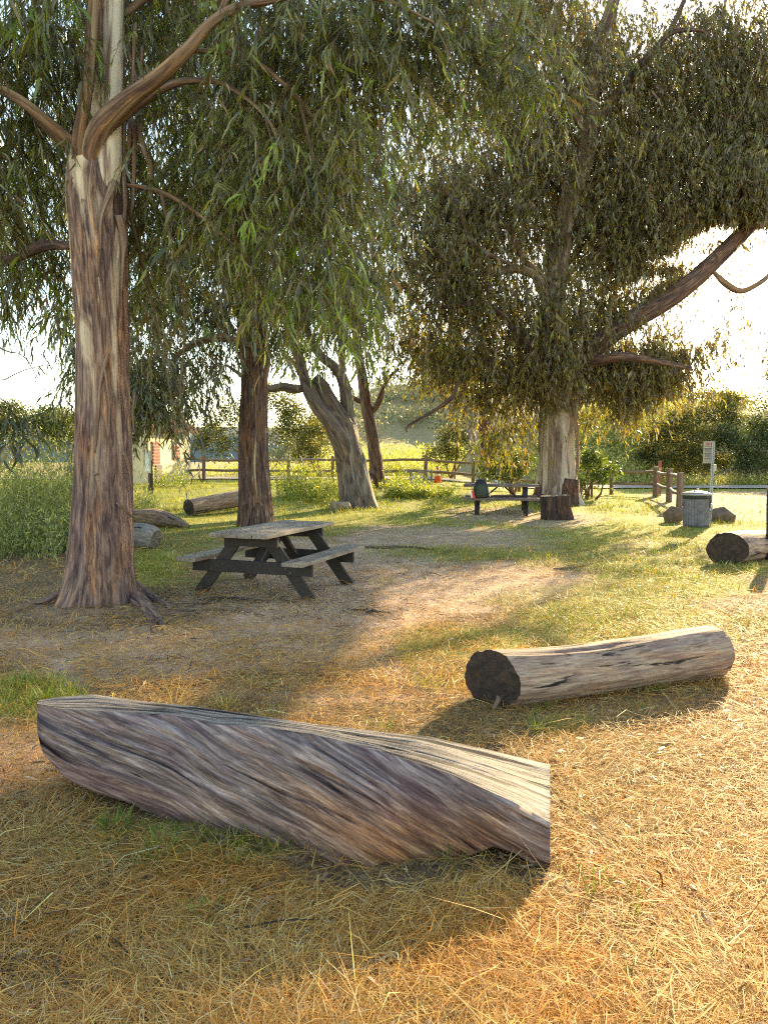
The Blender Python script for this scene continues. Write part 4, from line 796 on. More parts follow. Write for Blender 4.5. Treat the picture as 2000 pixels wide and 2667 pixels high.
# --- pair of trunks behind the fence
t6, l6 = tree('forked tree with a pale slanting stem, behind the fence beyond the far picnic table', G(1262, 1240))
w, r = pxpath([(1245, 1215, 15, 38.5), (1238, 1160, 14, 38.5), (1224, 1090, 12.5, 38.5), (1208, 1020, 11.5, 38.5), (1196, 965, 10, 38.5), (1185, 900, 8, 38.5), (1180, 800, 5, 38.5)])
tube('trunk', w, r, M['bark5'], t6, 40, .12, bark_disp(.03, 6, .2, 1.5), l6)
w, r = pxpath([(1275, 1230, 22, 38.9), (1272, 1170, 19, 38.9), (1266, 1100, 17, 38.9), (1262, 1040, 13, 38.9), (1250, 960, 11, 38.9), (1255, 860, 8, 38.9)])
tube('trunk', w, r, M['bark2'], t6, 40, .12, bark_disp(.04, 7, .2, 4.5), l6)
limb(t6, l6, [(1232, 1130, 6), (1250, 1000, 5), (1258, 940, 5), (1262, 900, 3)], 38.6, 'limb')
crown('crown', t6, [(1210, 880, 120, 90, 39, 2.5, 240), (1150, 980, 90, 70, 39, 2, 120), (1240, 1030, 60, 50, 38, 1.2, 70, .3), (1290, 960, 60, 80, 39, 1.5, 110)], (.2, .34), .15, True, l6, 13, False, 1.1, .12)
#@@OBJECTS@@
# ================================================================== LOGS, ROCKS, STUMP
M['log_front'] = wood_mat('weathered_beam', [(.022, .015, .016), (.125, .09, .085), (.28, .22, .20), (.62, .54, .48)], (46, 46, 3.2), .31, 1.0, ((.62, .46, .55), (1.4, 1.12, .85)), None, (1.4, .95, .52), .42, .45)  # tint mixes the purple cast of shaded wood into the colour
M['log_top'] = wood_mat('weathered_beam_top', [(.035, .028, .023), (.16, .135, .115), (.29, .25, .21), (.50, .45, .39)], (44, 44, 3.0), .455, 1.0, ck=.30)
M['log_pale'] = wood_mat('bleached_log', [(.06, .04, .032), (.24, .17, .125), (.38, .29, .21), (.58, .48, .37)], (30, 30, 3.0), .385, 1.0, ((.7, .48, .48), (1.2, 1.0, .8)), (.21, .10, .085))
M['log_grey'] = wood_mat('grey_log', [(.06, .052, .045), (.17, .15, .13), (.28, .25, .22), (.42, .39, .35)], (20, 20, 1.6), .36, .9)
M['stump_bark'] = bark_mat('shaded_stump_bark', (.03, .02, .015), (.075, .05, .038), (.12, .085, .06), (.2, .15, .11), .0, 24, .1, 1.0)  # darker than its own bark: the stump's shade is in the colour
M['end_dark'] = end_mat('dark_end_grain', (.014, .009, .006), (.085, .052, .032))
M['end_grey'] = end_mat('grey_end_grain', (.10, .08, .06), (.24, .2, .16))
M['rock'] = plain('sandstone', (.30, .22, .145), .9, 0, 5, .6, .6)
M['rock_dark'] = plain('brown_boulder', (.16, .11, .07), .9, 0, 6, .6, .6)

def front_log():
    xs = np.linspace(98, 1432, 480)
    iv = lambda pts: np.interp(xs, [p[0] for p in pts], [p[1] for p in pts])
    sm = lambda a, k=9: np.convolve(np.pad(a, k // 2, mode='edge'), np.ones(k) / k, 'valid')
    n_ = sm(iv([(99, 1834), (150, 1846), (298, 1854), (452, 1863), (570, 1888), (687, 1894), (814, 1912), (995, 1958), (1175, 2016), (1338, 2089), (1433, 2143)]))
    f_ = sm(iv([(99, 1826), (150, 1816), (244, 1808), (362, 1825), (506, 1840), (633, 1858), (814, 1885), (995, 1906), (1112, 1917), (1266, 1951), (1356, 1973), (1429, 1991)]))
    b_ = sm(iv([(97, 1890), (103, 1935), (113, 1962), (145, 1998), (181, 2034), (253, 2066), (344, 2093), (407, 2129), (470, 2152), (524, 2157), (633, 2188), (723, 2215), (814, 2242), (886, 2279), (949, 2288), (1012, 2283), (1085, 2274), (1175, 2251), (1284, 2204), (1338, 2222), (1392, 2253), (1433, 2290)]), 5)
    s = (xs - 98) / 1334; dN = 3.50 - .64 * s
    dF = iv([(97, 3.78), (500, 3.74), (814, 3.62), (1112, 3.52), (1429, 3.44)])
    gy = CAM_H / ((b_ - HOR) / F); dB = np.minimum(dN - .04 - .05 * np.sin(np.pi * np.clip(s * 1.1, 0, 1)), gy - .0); wq = S((s - .68) / .18); dB = dB * (1 - wq) + np.minimum(dN - .005, gy) * wq
    rows, gr, stain = [], [], []; lump = lambda a, b, k: fbm(np.c_[a * k, b * k, a * 0 + 3.3], 3)
    al = s * 2.45
    NF, NU, NBk, NT = 150, 16, 18, 70
    for t in np.linspace(0, 1, NF, endpoint=False):                      # front face, top edge to underside
        py = n_ + (b_ - n_) * t; d = dN + (dB - dN) * t - .085 * np.sin(np.pi * t ** .9) * np.sin(np.pi * np.clip(s * .95 + .03, 0, 1)) * (1 - .8 * S((s - .62) / .3))
        dn = (b_ - n_) / F * 3.1 * t; q = dn - (.50 - .22 * s) * al + .03 * np.sin(al * 2.6) + .035 * vnoise(np.c_[al * 1.3, dn * 2.0, al * 0]) + .005 * vnoise(np.c_[al * 7, dn * 9, al * 0])
        h = .014 * (1 - 2.4 * np.abs(fbm(np.c_[q * 12, q * 0 + 1, al * .8], 3))) + .007 * vnoise(np.c_[q * 48, q * 0, al * 3]) + .004 * vnoise(np.c_[q * 110, q * 0, al * 6]) + .035 * lump(al * 1.2, q, 2.4)
        ck = vnoise(np.c_[q * 15, q * 0 + 6, al * 1.1]); h = h - .034 * np.maximum(0, .13 - np.abs(ck)) / .13 * S((vnoise(np.c_[q * 5, q * 0, al * 1.6 + 4]) - .25) / .3)
        h = h * min(1, .25 + t * 6) * min(1, (1 - t) * 10 + .2)
        chip = .03 * np.maximum(fbm(np.c_[al * 9, al * 0 + 5, al * 0], 3), 0) * math.exp(-t * 22)
        rows.append(P(xs, py, d - h + chip)); gr.append(np.stack([q, dn * .15, al + .45 * dn], -1)); stain.append(np.clip(S((s - .42) / .3) * S((t - .15) / .5) * (.8 + .5 * lump(al * 2, q * 2, 2.0)) * (1 - .6 * S((s - .86) / .1)) + .25 * S((t - .6) / .3), 0, 1))
    pb = P(xs, b_, dB); pk = P(xs, f_, dF); bb = pk.copy(); bb[:, 1] += .06; bb[:, 2] = np.minimum(np.maximum(pb[:, 2], 0.0) * 1.0 + .03 * S((s - .55) / .2), pk[:, 2] - .04)
    for t in np.linspace(0, 1, NU, endpoint=False): rows.append(pb + (bb - pb) * t + np.array([0, 0, -.03]) * math.sin(math.pi * t)); gr.append(np.stack([al * 0 + t * .6, al * 0 + 4, al], -1))
    for t in np.linspace(0, 1, NBk, endpoint=False):
        q = bb + (pk - bb) * t; q[:, 1] += .06 * math.sin(math.pi * t) + .012 * vnoise(np.c_[al * 2, al * 0 + t * 12, al * 0]); rows.append(q); gr.append(np.stack([al * 0 + t * .5, al * 0 + 7, al], -1))
    pn = P(xs, n_, dN)
    for t in np.linspace(0, 1, NT, endpoint=False):
        q = pk + (pn - pk) * t; wv = t * .5 * (1 + .3 * s)
        h = -.016 * np.maximum(0, np.abs(fbm(np.c_[(wv + .02 * np.sin(al * 4)) * 16, al * 0 + 2, al * .9], 2)) * -6 + .6) - .005 * np.abs(vnoise(np.c_[wv * 28, al * 0, al * 1.4])) - .02 * np.maximum(0, vnoise(np.c_[wv * 9, al * 0 + 8, al * 2.6]) - .45)
        q[:, 2] += h * min(1, t * 8) * min(1, (1 - t) * 8 + .15); rows.append(q); gr.append(np.stack([wv, al * 0 + 11, al + .1 * wv], -1))
    V = np.stack(rows, 0); K, n = V.shape[:2]; gr = np.stack(gr, 0)
    k = np.arange(K)[:, None]; j = np.arange(n - 1)[None]; k2 = (k + 1) % K
    Q = np.stack([k * n + j, k2 * n + j, k2 * n + j + 1, k * n + j + 1], -1).reshape(-1, 4)
    loc = np.array([float(pb[300, 0]), float(pb[300, 1]), 0.])
    t = thing('beam_log', 'big twisted weathered beam-like log with a flat sawn top, nearest the camera', 'log', loc)
    top0 = (NF + NU + NBk) * n; tq = Q[:, 0] >= top0 - 0; 
    tq = (Q[:, 0] >= top0)
    body = np_mesh('body', V.reshape(-1, 3), [Q[~tq]], M['log_front'], t, grain=gr.reshape(-1, 3), smooth=True, offset=loc, zone=np.repeat(np.concatenate([np.stack(stain, 0), np.full((K - NF, n), .2)], 0).reshape(-1, 1), 3, 1))
    gt = gr.copy(); topV = np.concatenate([V[NF + NU + NBk:], V[:1]], 0); g2 = np.concatenate([gr[NF + NU + NBk:], np.stack([al * 0 + .5 * (1 + .3 * s), al * 0 + 11, al], -1)[None]], 0)
    k = np.arange(NT)[:, None]; Qt = np.stack([k * n + j, (k + 1) * n + j, (k + 1) * n + j + 1, k * n + j + 1], -1).reshape(-1, 4)
    np_mesh('sawn_top', topV.reshape(-1, 3), [Qt], M['log_top'], t, grain=g2.reshape(-1, 3), smooth=True, offset=loc)
    for e in (0, n - 1):
        ring = V[:, e]; c = ring.mean(0); vv = np.vstack([ring, c]); a = np.arange(K); T = np.c_[a, (a + 1) % K, np.full(K, K)]
        if e == 0: T = T[:, ::-1]
        np_mesh('end_face', vv, [T], M['end_grey'], t, grain=(vv - c)[:, [0, 2, 1]] * 1.0, offset=loc)
front_log()

def log(label, pts, rad, mat, end=('end_dark', 'end_grey'), nseg=90, step=.03, amp=.008, k=8, lobes=.12, group=None, name='log', cat='log', seed=1.0, skew=0.0):
    pts = np.asarray(pts, float); loc = pts[len(pts) // 2] * np.array([1, 1, 0])
    dd = bark_disp(amp, k, lobes, seed)
    V, pl, gr = tube_data(pts, rad, nseg, step, dd, False); t = thing(name, label, cat, loc, 0, group)
    n = len(V) // nseg
    if skew:
        vv_ = V.reshape(n, nseg, 3); cc_ = vv_.mean(1, keepdims=True); fd = np.linspace(1, 0, n)[:, None] ** 2; dl = vv_ - cc_; a_ = norm((cc_[-1] - cc_[0]))[0]; pd = np.array([-a_[1], a_[0], 0]); vv_ -= a_ * (skew * fd * (dl @ pd))[..., None]; V = vv_.reshape(-1, 3)
    np_mesh('body', V, pl[:1], M[mat], t, grain=gr, smooth=True, offset=loc)
    for e, mm in ((0, end[0]), (n - 1, end[1])):
        ring = V[e * nseg:(e + 1) * nseg]; c = ring.mean(0); nx = norm((c - V[(1 if e == 0 else n - 2) * nseg:(2 if e == 0 else n - 1) * nseg].mean(0))[None])[0]
        ls = [1.0, .93, .7, .4, .12]; vs = np.concatenate([c + (ring - c) * q + nx * (.012 * (1 - q) + (.018 * vnoise((ring - c) * 14 * q + seed) * (q < .95))[:, None]) for q in ls] + [(c + nx * .012)[None]])
        a = np.arange(nseg); Q = np.concatenate([np.c_[l * nseg + a, l * nseg + (a + 1) % nseg, (l + 1) * nseg + (a + 1) % nseg, (l + 1) * nseg + a] for l in range(4)]); T = np.c_[4 * nseg + a, 4 * nseg + (a + 1) % nseg, np.full(nseg, 5 * nseg)]
        ax = norm(np.cross(nx, [0, 0, 1.])[None])[0]; ay = np.cross(ax, nx); g = np.stack([(vs - c) @ ax, (vs - c) @ ay, vs[:, 0] * 0], -1)
        if e != 0: Q, T = Q[:, ::-1], T[:, ::-1]
        Q, T = Q[:, ::-1], T[:, ::-1]
        np_mesh('end_face', vs, [T, Q], M[mm], t, grain=g, smooth=False, offset=loc)
    return t
def pxlog(pts): w, r = pxpath(pts); return w, r
w, r = pxpath([(1280, 1768, 75, 4.82), (1390, 1760, 70, 4.93), (1540, 1742, 66, 5.1), (1690, 1721, 65, 5.28), (1790, 1707, 66, 5.42), (1858, 1697, 66, 5.53)])
log('pale cracked log with a dark hollow end, lying on the straw behind the beam log', w, r, 'log_pale', seed=2.2, amp=.011, group='loose logs', skew=.52)
w, r = pxpath([(1892, 1432, 47, 11.25), (1935, 1425, 44, 11.6), (1980, 1420, 38, 12.1)])
log('short thick bleached log stub with a black end, near the trash can', w, r, 'log_pale', seed=5.1, amp=.012, k=6, group='loose logs', nseg=60, skew=.5)
w, r = pxpath([(492, 1322, 21, 20.2), (540, 1313, 20, 20.7), (600, 1302, 21, 21.2), (660, 1292, 21, 21.8)])
log('bleached log with a black round end, running behind the dark-barked tree', w, r, 'log_pale', seed=3.3, amp=.014, k=5, group='loose logs', nseg=48)
w, r = pxpath([(300, 1352, 26, 17.2), (360, 1352, 25, 17.1), (410, 1350, 24, 17.0), (450, 1358, 16, 16.8), (478, 1366, 9, 16.6), (494, 1372, 3, 16.5)])
log('bleached driftwood-like log tapering to a point, beyond the near tree', w, r, 'log_pale', ('end_grey', 'end_grey'), seed=7.1, amp=.02, k=4, group='loose logs', nseg=48)
w, r = pxpath([(128, 1408, 11, 14.0), (160, 1404, 18, 13.8), (260, 1398, 26, 13.6), (350, 1396, 33, 13.4), (392, 1400, 31, 13.2), (408, 1404, 22, 13.15)])
log('grey mossy log that passes behind the near shaggy tree', w, r, 'log_grey', ('end_dark', 'end_grey'), seed=9.1, amp=.02, k=4, group='loose logs', nseg=48)
w, r = pxpath([(1455, 1372, 41, 19.2), (1452, 1345, 37, 19.2), (1449, 1315, 34, 19.2), (1448, 1291, 33, 19.2)])
tb = log('cut stump, bark coloured dark as in shade, in front of the huge pale-barked tree', w, r, 'stump_bark', ('end_dark', 'end_grey'), seed=4.2, amp=.05, k=7, lobes=.4, name='tree_stump', cat='stump', nseg=64)

def rock(label, px, py, rx, ry, Y, mat, seed, flat=None, name='boulder', group='boulders'):
    bm = bmesh.new(); bmesh.ops.create_icosphere(bm, subdivisions=5, radius=1.0)
    v = np.array([q.co[:] for q in bm.verts]); n = fbm(v * 1.3 + seed, 3)[:, None] * .35 + fbm(v * 5 + seed, 3)[:, None] * .07
    v = v * (1 + n)
    for kk in range(9):                                               # broken facets
        d = norm(np.random.default_rng(int(seed * 10) + kk).normal(size=3)[None])[0]; lim = .72; e = v @ d; v = v - np.outer(np.maximum(e - lim, 0) * .85, d)
    if flat is not None: v[:, 2] = np.minimum(v[:, 2], flat + .04 * vnoise(v * 4))
    v = v / np.abs(v).max(0); c = P(px, py, Y); v = v * np.array([rx * Y / F, rx * Y / F * .8, ry * Y / F])
    for q, co in zip(bm.verts, v): q.co = co
    me = bpy.data.meshes.new(name); bm.to_mesh(me); bm.free(); me.materials.append(M[mat])
    for p in me.polygons: p.use_smooth = True
    o = link(name, me); o.location = [float(a) for a in c]; tag(o, label, 'boulder', group); return o
rock('flat-topped sandstone boulder at the foot of the leaning grey tree', 887, 1317, 30, 20, 21.3, 'rock', 3.1, .55)
rock('round brown boulder left of the trash can', 1751, 1343, 27, 27, 18.2, 'rock_dark', 6.2)
rock('wedge-shaped brown boulder right of the signpost', 1880, 1349, 42, 29, 18.4, 'rock_dark', 8.4)

# ================================================================== PICNIC TABLES
M['table_top'] = sawn_mat('table_top_wood', [(.075, .062, .05), (.21, .18, .145), (.34, .30, .245)], 1, 34)
M['table_frame'] = sawn_mat('table_frame_wood', [(.008, .0065, .0055), (.026, .02, .017), (.05, .04, .033)], 1, 30)
M['table2_top'] = sawn_mat('far_table_wood', [(.06, .045, .04), (.16, .125, .11), (.27, .22, .19)], 1, 26)
M['steel'] = plain('dull_steel', (.35, .34, .33), .45, .9, 20, .3, .1)
M['bolt'] = plain('rusty_bolt', (.11, .09, .075), .6, .7, 60, .4, .1)
def picnic(label, x, y, rz, top, frame, L=1.83, Wd=.74, H=.73, SHt=.44, off=.665, bolts=True, lt=.042, th=.045):
    z0 = float(hgt(np.array(x), np.array(y))); t = thing('picnic_table', label, 'picnic table', (x, y, z0), rz, 'wooden picnic tables')
    npk = 4; pw = Wd / npk
    for k in range(npk):
        m = MB(); m.box((-Wd / 2 + pw * (k + .5), random.uniform(-.012, .012), H - th / 2 + random.uniform(-.002, .002)), (pw - .009, L + random.uniform(-.015, .015), th), None, .006)
        o = m.build('top_plank', M[top], t)
    for sx in (-1, 1):
        MB().box((sx * off, 0, SHt - th / 2), (.255, L, th), None, .008).build('seat_plank', M[top], t)
    if bolts:
        for sy in (-1, 1):
            for xx in [-Wd / 2 + pw * (k + .5 + dx) for k in range(npk) for dx in (-.2, .2)]: MB().lathe([(.011, 0), (.010, .004), (.004, .006)], 10, (xx, sy * (L / 2 - .30), H - .001)).build('bolt', M['bolt'], t)
            for sx in (-1, 1):
                for dx in (-.07, .06): MB().lathe([(.011, 0), (.010, .004), (.004, .006)], 10, (sx * off + dx, sy * (L / 2 - .30), SHt - .001)).build('bolt', M['bolt'], t)
    for sy in (-1, 1):
        ye = sy * (L / 2 - .36)
        MB().box((0, ye + sy * .045, H - th - .065), (Wd - .06, .045, .125), None, .003).build('top_cleat', M[frame], t)
        MB().box((0, ye + sy * .045, SHt - th - .072), (2 * off + .20, .045, .14), None, .003).build('seat_bearer', M[frame], t)
        for sx in (-1, 1):
            a = (sx * (off + .06), ye, -.03); b = (sx * .17, ye, H - th - .006)
            MB().beam(a, b, .14, lt, (0, 1, 0), .003).build('leg', M[frame], t)
            if bolts:
                for q, zz in ((.0, .0), (.085, -.035)):
                    f = (SHt - th - .072 + zz) / (H - th); xx = sx * ((off + .06) + (.17 - off - .06) * f + q * .4 - .02)
                    bm_ = MB(); bm_.tube([(xx, ye + sy * .066, SHt - th - .072 + zz), (xx, ye + sy * .076, SHt - th - .072 + zz)], .011, 10).build('bolt', M['bolt'], t)
        MB().beam((0, ye - sy * .02, SHt - th - .10), (0, sy * .10, H - th - .012), .09, .042, (0, 0, 1), .003).build('brace', M[frame], t)
    return t
picnic('near picnic table of grey planks on a dark wooden frame, beside the shaggy tree', -1.30, 9.22, -R(19.8), 'table_top', 'table_frame')
picnic('far picnic table carrying a backpack, in the shade of the huge tree', 3.20, 21.0, -R(98), 'table2_top', 'table_frame', 2.0, .76, .79, .45, .68, False, .12, .07)

# ================================================================== BACKPACK, BOTTLE, CUP
M['black_cloth'] = plain('black_nylon', (.012, .012, .016), .7, 0, 60, .3, .1)
M['olive_cloth'] = plain('olive_nylon', (.035, .05, .03), .75, 0, 60, .3, .1)
M['red'] = plain('red_plastic', (.62, .03, .03), .4, 0, 20, .15, 0)
M['white'] = plain('white_plastic', (.75, .73, .70), .45, 0, 20, .15, 0)
bpx, byy = P(1254, 1300, 20.15), 20.15; bz = float(hgt(np.array(3.2), np.array(21.))) + .445
bx = float(bpx[0]); byp = 20.33
bp = thing('backpack', 'black and olive backpack standing on the bench of the far picnic table', 'backpack', (bx, byp, bz), R(8))
def loft(secs, n=24, ex=2.6):                # secs: (z, halfwidth, halfdepth, cx, cy)
    bm_ = MB(); rings = []
    for z, a, b_, cx, cy_ in secs:
        rr = []
        for k in range(n):
            t = 2 * math.pi * k / n; c, s = math.cos(t), math.sin(t)
            rr.append(bm_.bm.verts.new((cx + a * math.copysign(abs(c) ** (2 / ex), c), cy_ + b_ * math.copysign(abs(s) ** (2 / ex), s), z)))
        rings.append(rr)
    for p_, q in zip(rings, rings[1:]):
        for k in range(n): bm_.bm.faces.new((p_[k], p_[(k + 1) % n], q[(k + 1) % n], q[k]))
    bm_.bm.faces.new(list(reversed(rings[0]))); bm_.bm.faces.new(rings[-1]); return bm_
loft([(0, .17, .10, 0, 0), (.03, .19, .12, 0, 0), (.15, .20, .13, 0, 0), (.32, .185, .12, 0, .01), (.42, .15, .10, 0, .02), (.475, .10, .07, 0, .03), (.49, .04, .03, 0, .03)]).build('body', M['black_cloth'], bp, True)
loft([(.02, .11, .05, -.02, -.10), (.04, .135, .065, -.02, -.105), (.18, .135, .07, -.02, -.105), (.30, .12, .06, -.02, -.095), (.37, .08, .04, -.015, -.07)]).build('front_pocket', M['olive_cloth'], bp, True)
MB().tube([(-.04, .04, .48), (-.03, .04, .53), (.03, .04, .53), (.04, .04, .48)], .011, 6).build('handle', M['black_cloth'], bp, True)
for sx in (-1, 1): MB().tube([(sx * .09, .10, .44), (sx * .12, .19, .34), (sx * .13, .20, .18), (sx * .13, .12, .04)], .022, 6).build('strap', M['black_cloth'], bp, True)
MB().tube([(.19, -.06, .20), (.215, -.08, .15), (.235, -.08, .08), (.225, -.09, .03)], .009, 6).build('clip_cord', M['white'], bp, True)
wb = thing('water_bottle', 'red and white bottle leaning in the side pocket of the backpack', 'bottle', (bx - .235, byp - .03, bz + .0), 0)
MB().lathe([(.03, 0), (.036, .01), (.036, .17), (.022, .2), (.02, .22)], 16).build('bottle_body', M['white'], wb, True)
MB().box((.035, -.04, .09), (.065, .03, .22), Matrix.Rotation(R(-14), 3, 'Y'), .012).build('sleeve', M['red'], wb)
MB().lathe([(.024, .221), (.024, .245), (.01, .25)], 12).build('cap', M['black_cloth'], wb)
cpw = thing('paper_cup', 'small white cup with a dark spot left on the far picnic table', 'cup', (float(P(1291, 1262, 20.9)[0]), 20.85, bz - .445 + .772), 0)
MB().lathe([(.034, 0), (.042, .115), (.044, .12), (.040, .12), (.034, .02)], 20).build('cup_wall', M['white'], cpw, True)
MB().box((-.012, -.039, .065), (.03, .006, .03), None, .002).build('printed_patch', M['black_cloth'], cpw)

# ================================================================== FENCE
M['rail_wood'] = wood_mat('split_rail_wood', [(.06, .042, .03), (.16, .115, .08), (.28, .21, .15), (.42, .34, .25)], (16, 16, 1.6), .33, .8)
M['post_wood'] = wood_mat('fence_post_wood', [(.05, .035, .025), (.13, .09, .06), (.22, .155, .105), (.34, .26, .18)], (16, 16, 1.6), .33, .8)
def sq(q=6): return lambda TH, VV, RR, c, s: RR * (1 / (np.abs(np.cos(TH)) ** q + np.abs(np.sin(TH)) ** q) ** (1 / q) - 1) * .8 + .008 * vnoise(np.stack([c * 3, s * 3, VV * 2], -1).reshape(-1, 3)).reshape(TH.shape)
def post(par, loc, x, y, h=1.13, r=.075):
    z = float(hgt(np.array(x), np.array(y))); j = [random.uniform(-.03, .03) for _ in range(2)]
    p = np.array([[x, y, z - .15], [x, y, z + .3], [x + j[0] * .6, y + j[1], z + h - .03], [x + j[0] * .6, y + j[1], z + h]]); return tube('post', p, [r * 1.05, r, r * .97, r * .8], M['post_wood'], par, 16, .06, sq(), loc)
def rail(par, loc, a, b, za, zb, r=.048):
    pa = np.array([*a, float(hgt(np.array(a[0]), np.array(a[1]))) + za]); pb = np.array([*b, float(hgt(np.array(b[0]), np.array(b[1]))) + zb]); d = norm((pb - pa)[None])[0]
    mid = (pa + pb) / 2 + np.array([0, 0, random.uniform(-.05, .03)])
    return tube('rail', np.array([pa - d * .07, pa + d * .15, mid, pb - d * .15, pb + d * .07]), [r * .6, r, r * 1.08, r, r * .6], M['rail_wood'], par, 10, .15, bark_disp(.012, 4, .3, random.random() * 9), loc)
def fence(label, posts, hts=(.95, .48), group='split rail fences', r=.075):
    loc = np.array([posts[0][0], posts[0][1], 0.]); t = thing('rail_fence', label, 'fence', loc, 0, group)
    for x, y in posts: post(t, loc, x, y, 1.13 + random.uniform(-.03, .03), r)
    for a, b in zip(posts, posts[1:]):
        for k, zz in enumerate(hts): rail(t, loc, a, b, zz + random.uniform(-.015, .015), zz + random.uniform(-.015, .015))
    return t
def fx(px, y): return (float(PD(px, 1200.)[0]) * y, y)
pl = [fx(px, 34.2 - (px - 531) * .0032) for px in (415, 531, 642, 752, 867, 990, 1108, 1232, 1352, 1472, 1593)] + [fx(1706, 29.4)]
fence('long weathered split rail fence running along the road behind the trees', pl)
fence('short split rail fence spur of chunky posts ending beside the trash can', [fx(1709, 28.9), fx(1744, 25.8), fx(1772, 22.9)], r=.095)
# mortise seen in the last post: a dark slot
# right edge post
pp = G(2006, 1458); t = thing('fence_post', 'dark square wooden post cut by the right edge of the photo', 'post', pp)
loc = np.array([pp[0], pp[1], 0]); tube('post', np.array([[pp[0], pp[1], pp[2] - .1], [pp[0], pp[1], pp[2] + 1.1]]), [.075, .072], M['table_frame'], t, 16, .1, sq(), np.array(pp))

# ================================================================== TRASH CAN, SIGN, MARKER, CONE, WIRE FRAME, INFO BOARD
M['galv'] = plain('galvanised_steel', (.15, .145, .165), .55, .4, 7, .6, .15)
M['galv2'] = plain('galvanised_post', (.30, .29, .28), .5, .5, 30, .35, .1)
M['black'] = plain('plain_black', (.012, .012, .012), .6, 0, 20, .2, 0)
g = G(1811, 1371); cx, cyy, cz = float(g[0]), float(g[1]), float(g[2])
can = thing('trash_can', 'galvanised ribbed trash can with a domed lid, chained beside the signpost', 'trash can', (cx, cyy, cz), 0)
K = cyy / F * 1.0
MB().lathe([(.255, .0), (.268, .02), (.272, .06), (.285, .60), (.288, .64), (.294, .66)], 160, rib=.009, nrib=28, cap=True).build('body', M['galv'], can, True)
MB().lathe([(.297, .625), (.300, .63), (.300, .70), (.297, .705)], 48, cap=False).build('black_band', M['black'], can, True)  # plain black band round the can just under the lid
MB().lathe([(.31, .70), (.318, .705), (.318, .735), (.30, .75), (.22, .775), (.10, .795), (.02, .80)], 48).build('lid', M['galv2'], can, True)
MB().tube([(-.05, 0, .795), (-.045, 0, .83), (.045, 0, .83), (.05, 0, .795)], .012, 8).build('lid_handle', M['galv'], can, True)
for sx in (-1, 1): MB().tube([(sx * .29, -.05, .55), (sx * .33, -.05, .53), (sx * .335, -.02, .47), (sx * .33, .03, .47), (sx * .29, .05, .5)], .011, 8).build('side_handle', M['galv'], can, True)
MB().box((.235, -.185, .63), (.05, .03, .24), Matrix.Rotation(R(38), 3, 'Z'), .006).build('latch_strap', M['bolt'], can)
MB().box((.245, -.19, .48), (.06, .03, .10), Matrix.Rotation(R(38), 3, 'Z'), .006).build('padlock', M['galv2'], can)
sy_ = 17.45; b0 = G(1846, 1372); tp = P(1857, 1150, sy_)
sg = thing('signpost', 'perforated steel signpost with two white notice panels, beside the trash can', 'sign', b0)
def perforated(a, b, w, dep, pitch=.05):
    a = np.array(a); b = np.array(b); d = (b - a); L = np.linalg.norm(d); d /= L; m = MB(); sd = np.array([1., 0, 0]); n = int(L / pitch)
    for s in (-1, 1): m.beam(a + sd * s * w * .38, b + sd * s * w * .38, w * .26, dep, (0, -1, 0))
    for k in range(n): m.beam(a + d * (k + .18) * pitch, a + d * (k + .18) * pitch + d * pitch * .5, w * .52, dep * .7, (0, -1, 0))
    return m
rel = np.array(tp) - np.array(b0)
perforated((0, 0, -.05), tuple(rel + np.array([0, 0, .0])), .062, .03).build('post', M['galv2'], sg)
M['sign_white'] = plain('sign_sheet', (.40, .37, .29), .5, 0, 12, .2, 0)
M['sign_shaded'] = plain('shaded_sign_sheet', (.24, .20, .19), .5, .3, 12, .2, 0)  # second panel: its shade is put into a darker sheet colour
M['ink'] = plain('dark_print', (.09, .075, .08), .7, 0, 20, .1, 0)
M['ink_red'] = plain('red_print', (.35, .09, .07), .7, 0, 20, .1, 0)
tr = np.array([rel[0], rel[1], 0]); ztop = float(P(1860, 1149, sy_)[2] - b0[2]); hh = .50
def panel(name, yaw, wd, side, mat, tiltz=0.0, z0=0.0, h=.5):
    """flat sheet hinged at the post; its face looks along -yaw"""
    d = Vector((math.cos(yaw) * side, math.sin(yaw) * side, 0)); c = Vector((float(rel[0]), float(rel[1]) - .035, ztop - h / 2 + z0)) + d * (wd / 2 + .012)
    rot = Matrix.Rotation(yaw, 3, 'Z'); m = MB(); m.box(c, (wd, .006, h), rot, .002); return m.build(name, M[mat], sg), c, rot
fp, fc, frot = panel('notice_panel', R(-66), .29, -1, 'sign_white')
bpn, bc, brot = panel('notice_panel', R(69), .22, 1, 'sign_shaded', 0, -.005, .5); bpn['label'] = 'panel folded back from the post, its shade put into the colour'
def ink(c, rot, x, z, w_, h_, mat, name): MB().box(c + rot @ Vector((x, -.0045, z)), (w_, .003, h_), rot).build(name, M[mat], fp, False).matrix_parent_inverse = Matrix.Identity(4)
for k in range(5): ink(fc, frot, -.075 + k * .038, .185, .02, .07 if k % 2 else .06, 'ink_red', 'heading_letter')
ink(fc, frot, .0, .135, .22, .008, 'ink', 'rule_line')
for k in range(5):
    ink(fc, frot, -.01, .085 - k * .055, .20 - .03 * (k % 2), .016, 'ink', 'text_line'); ink(fc, frot, -.02, .062 - k * .055, .17, .009, 'ink', 'text_line')
ink(fc, frot, .0, -.215, .22, .009, 'ink', 'rule_line')
m = MB(); m.box((float(rel[0]) * .72 + .045, float(rel[1]) * .75 - .02, ztop - .60), (.07, .07, .16), None, .006); m.build('doc_box', M['sign_white'], sg)
MB().tube([(-.02, -.03, .56), (.02, -.05, .50), (.05, -.05, .42), (.02, -.04, .34), (.03, -.04, .28)], .008, 6).build('chain', M['steel'], sg, True)
